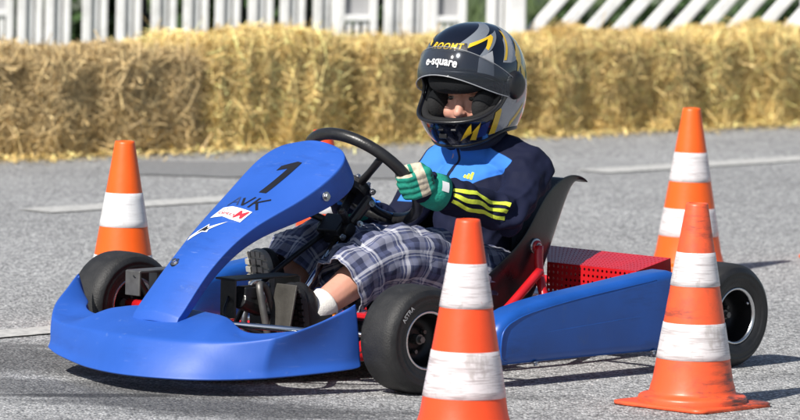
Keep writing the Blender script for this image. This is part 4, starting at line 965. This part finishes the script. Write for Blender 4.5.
# ---- gloves
def glove_mat(name, Rp, A, f, n_):
    m, n, l, b, tc = surf_nodes(name); b.inputs['Roughness'].default_value = .8
    def lin(vec, c0):
        vm = n.new('ShaderNodeVectorMath'); vm.operation = 'DOT_PRODUCT'; l.new(tc.outputs['Object'], vm.inputs[0]); vm.inputs[1].default_value = vec; return math_n(n, l, 'SUBTRACT', vm.outputs['Value'], (c0 - DO).dot(vec))
    tf, tA, tn = lin(f, Rp), lin(A, Rp), lin(n_, Rp)
    band = math_n(n, l, 'MULTIPLY', math_n(n, l, 'GREATER_THAN', tf, -.036), math_n(n, l, 'LESS_THAN', tf, -.012))
    palm = math_n(n, l, 'LESS_THAN', tn, -.004); thumb = math_n(n, l, 'MULTIPLY', math_n(n, l, 'GREATER_THAN', tA, .030), math_n(n, l, 'GREATER_THAN', tf, -.004))
    k = math_n(n, l, 'MINIMUM', math_n(n, l, 'ADD', math_n(n, l, 'ADD', band, palm), thumb), 1.0)
    t = tex(n, l, tc, 'ShaderNodeTexNoise', 60, 5, .6); r1 = ramp(n, [(.3, (.004, .16, .115)), (.7, (.010, .30, .215))]); l.new(t.outputs[0], r1.inputs[0]); r2 = ramp(n, [(.3, (.34, .29, .21)), (.7, (.60, .55, .44))]); l.new(t.outputs[0], r2.inputs[0])
    mx = n.new('ShaderNodeMix'); mx.data_type = 'RGBA'; l.new(k, mx.inputs[0]); l.new(r1.outputs[0], mx.inputs[6]); l.new(r2.outputs[0], mx.inputs[7]); l.new(mx.outputs[2], b.inputs['Base Color'])
    bn = tex(n, l, tc, 'ShaderNodeTexNoise', 130, 4); bp_ = n.new('ShaderNodeBump'); bp_.inputs['Strength'].default_value = .5; bp_.inputs['Distance'].default_value = .003; l.new(bn.outputs[0], bp_.inputs['Height']); l.new(bp_.outputs[0], b.inputs['Normal'])
    return m
M_rib = mat('dark green ribbing', (.003, .10, .075), .85, var=.2, scale=60); M_green = mat('green glove cotton', (.008, .28, .195), .8, var=.15, scale=50, bump=.4, bscale=220)
for (Rp, A, f, n_), wr, el in ((hn, WRN, ELN), (hf, WRF, ELF)):
    gv, gf = blend(hand_parts(Rp, A, f, n_, wr, .0035), .0026, 3)
    gl = obj('glove', gv, gf, glove_mat('green and cream work glove', Rp, A, f, n_), driver)
    ax = (el - wr).normalized(); rows = []
    w0 = wr - ax * .012
    obj('wrist_ribbing', *tube([w0 + ax * .004 * i for i in range(8)], [.030, .028, .031, .028, .031, .029, .033, .034], 24), M_rib, gl)
    cuff = tube([w0 + ax * .026, w0 + ax * .034, w0 + ax * .052, w0 + ax * .074], [.034, .039, .042, .043], 28, caps=False)
    obj('cuff', *cuff, M_green, gl, solid=.003)
    if wr is WRN:
        c = w0 + ax * .052; o_ = Vector((.1, .93, .30)); o_ = (o_ - ax * o_.dot(ax)).normalized(); t_ = ax.cross(o_)
        V = [tuple(c + ax * a + (o_ * math.cos(b / .047) + t_ * math.sin(b / .047)) * .0462) for a in (-.010, 0, .012) for b in (-.013, -.006, 0, .006, .013)]
        obj('cuff_label', V, gridfaces(3, 5), M_white, gl)
        ink = strokes([[(-.006, .012), (-.006, .020)], [(-.012, .016), (0, .016)], [(-.011, .008), (0, .008)], [(-.011, -.010), (0, -.010), (-.007, -.004), (0, .002), (-.011, .002)]], .0022)
        hb = BVHTree.FromPolygons([Vector(v) for v in gv], gf); c = wr + n_ * 0; V = []
        for a, b in ink[0]:
            p = Rp - f * (.046 - a * .7) + A * b * .8; h = hb.ray_cast(p + n_ * .1, -n_); V.append(tuple(h[0] + n_ * .001) if h[0] else tuple(p))
        obj('ink_lettering', V, ink[1], M_ink, gl, smooth=False)
# ---- socks and shoes
ax = (ANN - Vector((.365, .10, .215))).normalized()
obj('sock', *tube([ANN - ax * .050, ANN - ax * .046, ANN - ax * .03, ANN - ax * .01, ANN + ax * .012], [.037, .040, .038, .036, .036], 24, smooth=3), M_sock, driver)
ax = (ANF - Vector((.315, -.10, .235))).normalized()
obj('sock', *tube([ANF - ax * .050, ANF - ax * .046, ANF - ax * .03, ANF - ax * .01, ANF + ax * .012], [.037, .040, .038, .036, .036], 24, smooth=3), M_sock, driver)
def shoe(heel, toe, nrm, lining, M_sole=M_sole):
    """upper and lugged sole; heel, toe on the sole's underside, nrm points from the sole to the foot"""
    heel, toe, nrm = Vector(heel), Vector(toe), Vector(nrm).normalized(); t = (toe - heel).normalized(); nrm = (nrm - t * nrm.dot(t)).normalized(); s_ = t.cross(nrm); L = (toe - heel).length
    up_ = blend([chain([heel + t * .035 + nrm * .035, heel + t * .08 + nrm * .036, heel + t * (L * .62) + nrm * .034, heel + t * (L - .034) + nrm * .028], [.034, .036, .037, .030]), capsule(heel + t * .045 + nrm * .04, heel + t * .03 + nrm * .085, .036, .038)], .004, 4)
    sh = obj('shoe', *up_, M_shoe, driver)
    out = []
    for k in range(36):
        a = 2 * math.pi * k / 36; x = L / 2 + L / 2 * math.copysign(abs(math.cos(a)) ** .8, math.cos(a)); wd = .034 + .012 * (x / L) - .004 * math.sin(x / L * math.pi); out.append((x, wd * math.copysign(abs(math.sin(a)) ** .75, math.sin(a))))
    V = [tuple(heel + t * x + s_ * y + nrm * h) for h in (0, .016) for x, y in out]; n = 36
    so = obj('sole', V, gridfaces(2, n, True) + [tuple(range(n))[::-1], tuple(range(n, 2 * n))], M_sole, sh, smooth=False, bevel=.002)
    B = Matrix((t, s_, nrm)).transposed()
    for i in range(9):
        x = L * (.07 + .107 * i); wd = .034 + .012 * (x / L) - .004 * math.sin(x / L * math.pi); wd *= min(1, math.sqrt(max(.05, 1 - (2 * x / L - 1) ** 4)))
        for y0 in (-.78, -.26, .26, .78):
            c = heel + t * (x + (.004 if abs(y0) < .5 else 0)) + s_ * y0 * wd - nrm * .0022
            obj('lug', *box(c, (L * .072, wd * .40, .005), B), M_sole, sh, smooth=False)
    if lining:
        obj('lining', *tube([heel + t * .03 + nrm * .088, heel + t * .028 + nrm * .098], [.0385, .041], 22), M_orange_p, sh)
shoe((.528, .090, .085), (.560, .085, .222), (-.97, 0, .23), True, M_shoe)
shoe((.446, -.105, .110), (.492, -.095, .285), (-.95, 0, .30), False)

# ---- helmet
helmet = empty('helmet'); helmet.parent = driver; OFF[helmet.name] = DO
PH0 = R(71)
def hsurf(ph, ps, k=0.0):
    d = Vector((math.cos(ps) * math.cos(ph), math.cos(ps) * math.sin(ph), math.sin(ps))); c = .150 if ps > 0 else .165; p = 2.25
    r_ = (abs(d.x / .143) ** p + abs(d.y / .120) ** p + abs(d.z / c) ** p) ** (-1 / p)
    ch = min(1, max(0, (R(-2) - ps) / R(30))); ch = ch * ch * (3 - 2 * ch); r_ += .019 * ch * max(0, math.cos(ph)) ** 1.5
    return d * (r_ + k)
def hw_(v): return tuple(HC + HR @ Vector(v))
def open_edges(ph):
    k = min(1, abs(ph) / PH0); h = math.sqrt(max(0, 1 - k ** 3.2)); mid = R(-4) ; return mid - R(25) * h, mid + R(20) * h
def shell(k, thick_lo, thick_up, nph=120, nps=14, bottom=-50):
    V, F = [], []
    cols = [2 * math.pi * i / nph - math.pi for i in range(nph)]
    for part in (0, 1):
        b0 = len(V)
        for j in range(nps + 1):
            for ph in cols:
                lo, up_ = open_edges(ph) if abs(ph) < PH0 else (R(-4), R(-4)); lo -= thick_lo; up_ += thick_up
                if abs(ph) >= PH0: lo = up_ = R(-4)
                bt = R(bottom) - R(4) * math.cos(ph) ; ps = bt + (lo - bt) * j / nps if part == 0 else up_ + (R(89.6) - up_) * (j / nps)
                V.append(hw_(hsurf(ph, ps, k)))
        F += gridfaces(nps + 1, nph, True, b0)
    me = bpy.data.meshes.new('t'); me.from_pydata(V, [], F); bm = bmesh.new(); bm.from_mesh(me); bmesh.ops.remove_doubles(bm, verts=bm.verts, dist=.0002); bmesh.ops.recalc_face_normals(bm, faces=bm.faces); bm.verts.index_update()
    V = [tuple(v.co) for v in bm.verts]; F = [tuple(v.index for v in f_.verts) for f_ in bm.faces]; bm.free(); bpy.data.meshes.remove(me); return V, F
sv, sf = shell(0, 0, 0)
obj('helmet_shell', sv, sf, M_helmet, helmet, solid=.006)
lv, lf_ = shell(-.009, 0, 0); obj('lining', lv, lf_, M_liner, helmet, solid=.016)
e1 = [hw_(hsurf(a, open_edges(a)[1], .001)) for a in np.linspace(-PH0, PH0, 50)] + [hw_(hsurf(a, open_edges(a)[0], .001)) for a in np.linspace(PH0, -PH0, 50)[1:-1]]
obj('opening_trim', *tube(e1, .0045, 8, closed=True), M_black, helmet)
bt = [hw_(hsurf(a, R(-50) - R(4) * math.cos(a), -.002)) for a in np.linspace(-math.pi, math.pi, 61)[:-1]]
obj('bottom_trim', *tube(bt, .006, 8, closed=True), M_black, helmet)
# cheek pads and brow pad inside the opening
for s_ in (1, -1): obj('cheek_pad', *ellipsoid(hd(.030, s_ * .066, -.052), (.062, .030, .050), rot=HR), M_liner, helmet)
obj('brow_pad', *tube([hd(.02, -.078, .026), hd(.080, -.050, .008), hd(.098, 0, .004), hd(.080, .050, .008), hd(.02, .078, .026)], .023, 12, smooth=5), M_liner, helmet)
def on_helmet(name, v2, f, m, off=.0009):
    return obj(name, [hw_(hsurf(R(a), R(b), off)) for a, b in v2], f, m, helmet)
Y0 = 9
art = [('grey_flash', M_greyprint, [(21, 41), (75, 82), (110, 80), (38, 40)]),
       ('grey_flash', M_greyprint, [(40, 48), (98, 64), (69, 41), (59, 34), (50, 32), (72, 54)]),
       ('grey_flash', M_silver, [(50, 31), (69, 39), (66, 8), (47, 14)]),
       ('silver_flash', M_silver, [(136, 70), (134, 60), (98, 26), (82, 27), (98, 51)]),
       ('grey_flash', M_greyprint, [(124, 56), (117, 44), (111, 28), (98, 26)]),
       ('yellow_flash', M_yel, [(133, 49), (128, 34), (122, 24), (106, 13), (112, 25), (109, 32)]),
       ('yellow_flash', M_yel, [(118, 27), (128, 11), (123, -6), (109, -12), (117, 5)]),
       ('silver_flash', M_silver, [(99, 0), (127, 5), (129, -17), (114, -36), (89, -47), (63, -47), (76, -22)]),
       ('deep_blue_flash', M_bluedark, [(44, -46), (52, -34), (62, -32), (58, -46)])]
art2 = [('yellow_flash', M_yel, [(37, 40), (39, 45), (77, 58), (79, 55), (63, 39), (60, 41), (67, 52)]),
        ('yellow_flash', M_yel, [(112, 63), (114, 60), (89, 29), (84, 29)]),
        ('pale_pink_flash', M_pink, [(110, 1), (128, 4), (127, -12), (105, -21)]),
        ('yellow_flash', M_yel, [(62, -46), (68, -25), (75, -22), (77, -24), (72, -47)]),
        ('yellow_flash', M_yel, [(99, -40), (124, -20), (120, -29), (100, -46)]),
        ('yellow_flash', M_yel, [(28, -47), (37, -35), (41, -31), (41, -40), (51, -31), (46, -48), (39, -47), (43, -39)])]
for off, lst in ((.0009, art), (.0016, art2)):
    for nm, m, pl in lst:
        v2, f = poly_mesh([(a - Y0, b) for a, b in pl], 4.0); on_helmet(nm, v2, f, m, off)
        if nm not in ('deep_blue_flash',) and min(a for a, b in pl) > 30:
            v2, f = poly_mesh([(-(a - Y0 + 0), b) for a, b in pl], 4.0); on_helmet(nm, v2, [q[::-1] for q in f], m, off)
v2, f = poly_mesh([(-28, 36), (28, 36), (27, 45), (-27, 45)], 4); on_helmet('brow_badge', v2, f, M_black, .0018)
v2, f = text_mesh('ROOMT', 9.5, .25, .25, 1.15, dens=3); on_helmet('brow_lettering', [(a * 1.15 - 0, b + 40.5) for a, b in v2], f, M_yel, .0028)
# chin vent
obj('chin_vent', *join(*[box(hw_(hsurf(R(a), R(-36), .001)), (.006, .014, .005), HR @ Matrix.Rotation(R(a), 3, 'Z')) for a in (-14, 0, 14)], box(hw_(hsurf(0, R(-42), .001)), (.006, .022, .012), HR)), M_black, helmet, smooth=False, bevel=.0015)
# visor, lifted open about its side pivots
LIFT = R(34); PV = Vector((-.004, 0, .004))
def vis(ph, ps, k):
    p = hsurf(ph, ps, 0); c = .150 if ps > 0 else .150; p = Vector((math.cos(ps) * math.cos(ph) * (.155 + k), math.cos(ps) * math.sin(ph) * (.1245 + k), math.sin(ps) * .152)) - PV
    return hw_(Matrix.Rotation(-LIFT, 3, 'Y') @ p + PV)
nv, nu = 14, 60; V = []
for j in range(nv + 1):
    for i in range(nu + 1):
        ph = R(-88 + 176 * i / nu); tp = 1 - .40 * (abs(ph) / R(88)) ** 4; ps = R(-24) * tp + (R(4) * tp - R(-24) * tp) * j / nv; V.append(vis(ph, ps, .004))
m, n, l, b, tc = surf_nodes('clear scratched visor'); b.inputs['Base Color'].default_value = (.07, .08, .10, 1); b.inputs['Coat Weight'].default_value = 1
rn = tex(n, l, tc, 'ShaderNodeTexNoise', 30, 5); rr = n.new('ShaderNodeMapRange'); rr.inputs['To Min'].default_value = .02; rr.inputs['To Max'].default_value = .14; l.new(rn.outputs[0], rr.inputs[0]); l.new(rr.outputs[0], b.inputs['Roughness'])
tr = n.new('ShaderNodeBsdfTransparent'); tr.inputs[0].default_value = (.88, .90, .93, 1); lw = n.new('ShaderNodeLayerWeight'); lw.inputs[0].default_value = .35
rp_ = n.new('ShaderNodeMapRange'); rp_.inputs['To Min'].default_value = .16; rp_.inputs['To Max'].default_value = .75; l.new(lw.outputs['Facing'], rp_.inputs[0])
ms_ = n.new('ShaderNodeMixShader'); l.new(rp_.outputs[0], ms_.inputs[0]); l.new(tr.outputs[0], ms_.inputs[1]); l.new(b.outputs[0], ms_.inputs[2]); l.new(ms_.outputs[0], n['Material Output'].inputs[0])
visor = obj('visor', V, gridfaces(nv + 1, nu + 1), m, helmet, solid=.0022)
def vedge(j): return [vis(R(-88 + 176 * i / nu), R(-24 if j else 4) * (1 - .40 * (abs(R(-88 + 176 * i / nu)) / R(88)) ** 4), .005) for i in range(nu + 1)]
obj('visor_edge', *tube(vedge(1), .0015, 6), M_silver, helmet); obj('visor_edge', *tube(vedge(0), .0009, 6), M_silver, helmet)
v2, f = text_mesh('e-square', .030, 0, .0006, 1.0, dens=.01); obj('visor_lettering', [vis(R(2) + a / .149, R(-11) + b / .150, .0075) for a, b in v2], f, M_white, helmet, smooth=False)
for s_ in (1, -1):
    c = Vector((-.006, s_ * .1215, .000)); obj('visor_pivot', *lathe([(.0001, .013), (.020, .013), (.028, .010), (.034, .004), (.036, -.004)], 28, 'Y') if s_ > 0 else mir(*lathe([(.0001, .013), (.020, .013), (.028, .010), (.034, .004), (.036, -.004)], 28, 'Y')), M_black, helmet)
    pv_ = bpy.data.objects[[o.name for o in helmet.children if o.name.startswith('visor_pivot')][-1]]
    for v in pv_.data.vertices: v.co = HC + HR @ (Vector(v.co) + DO + c) - DO
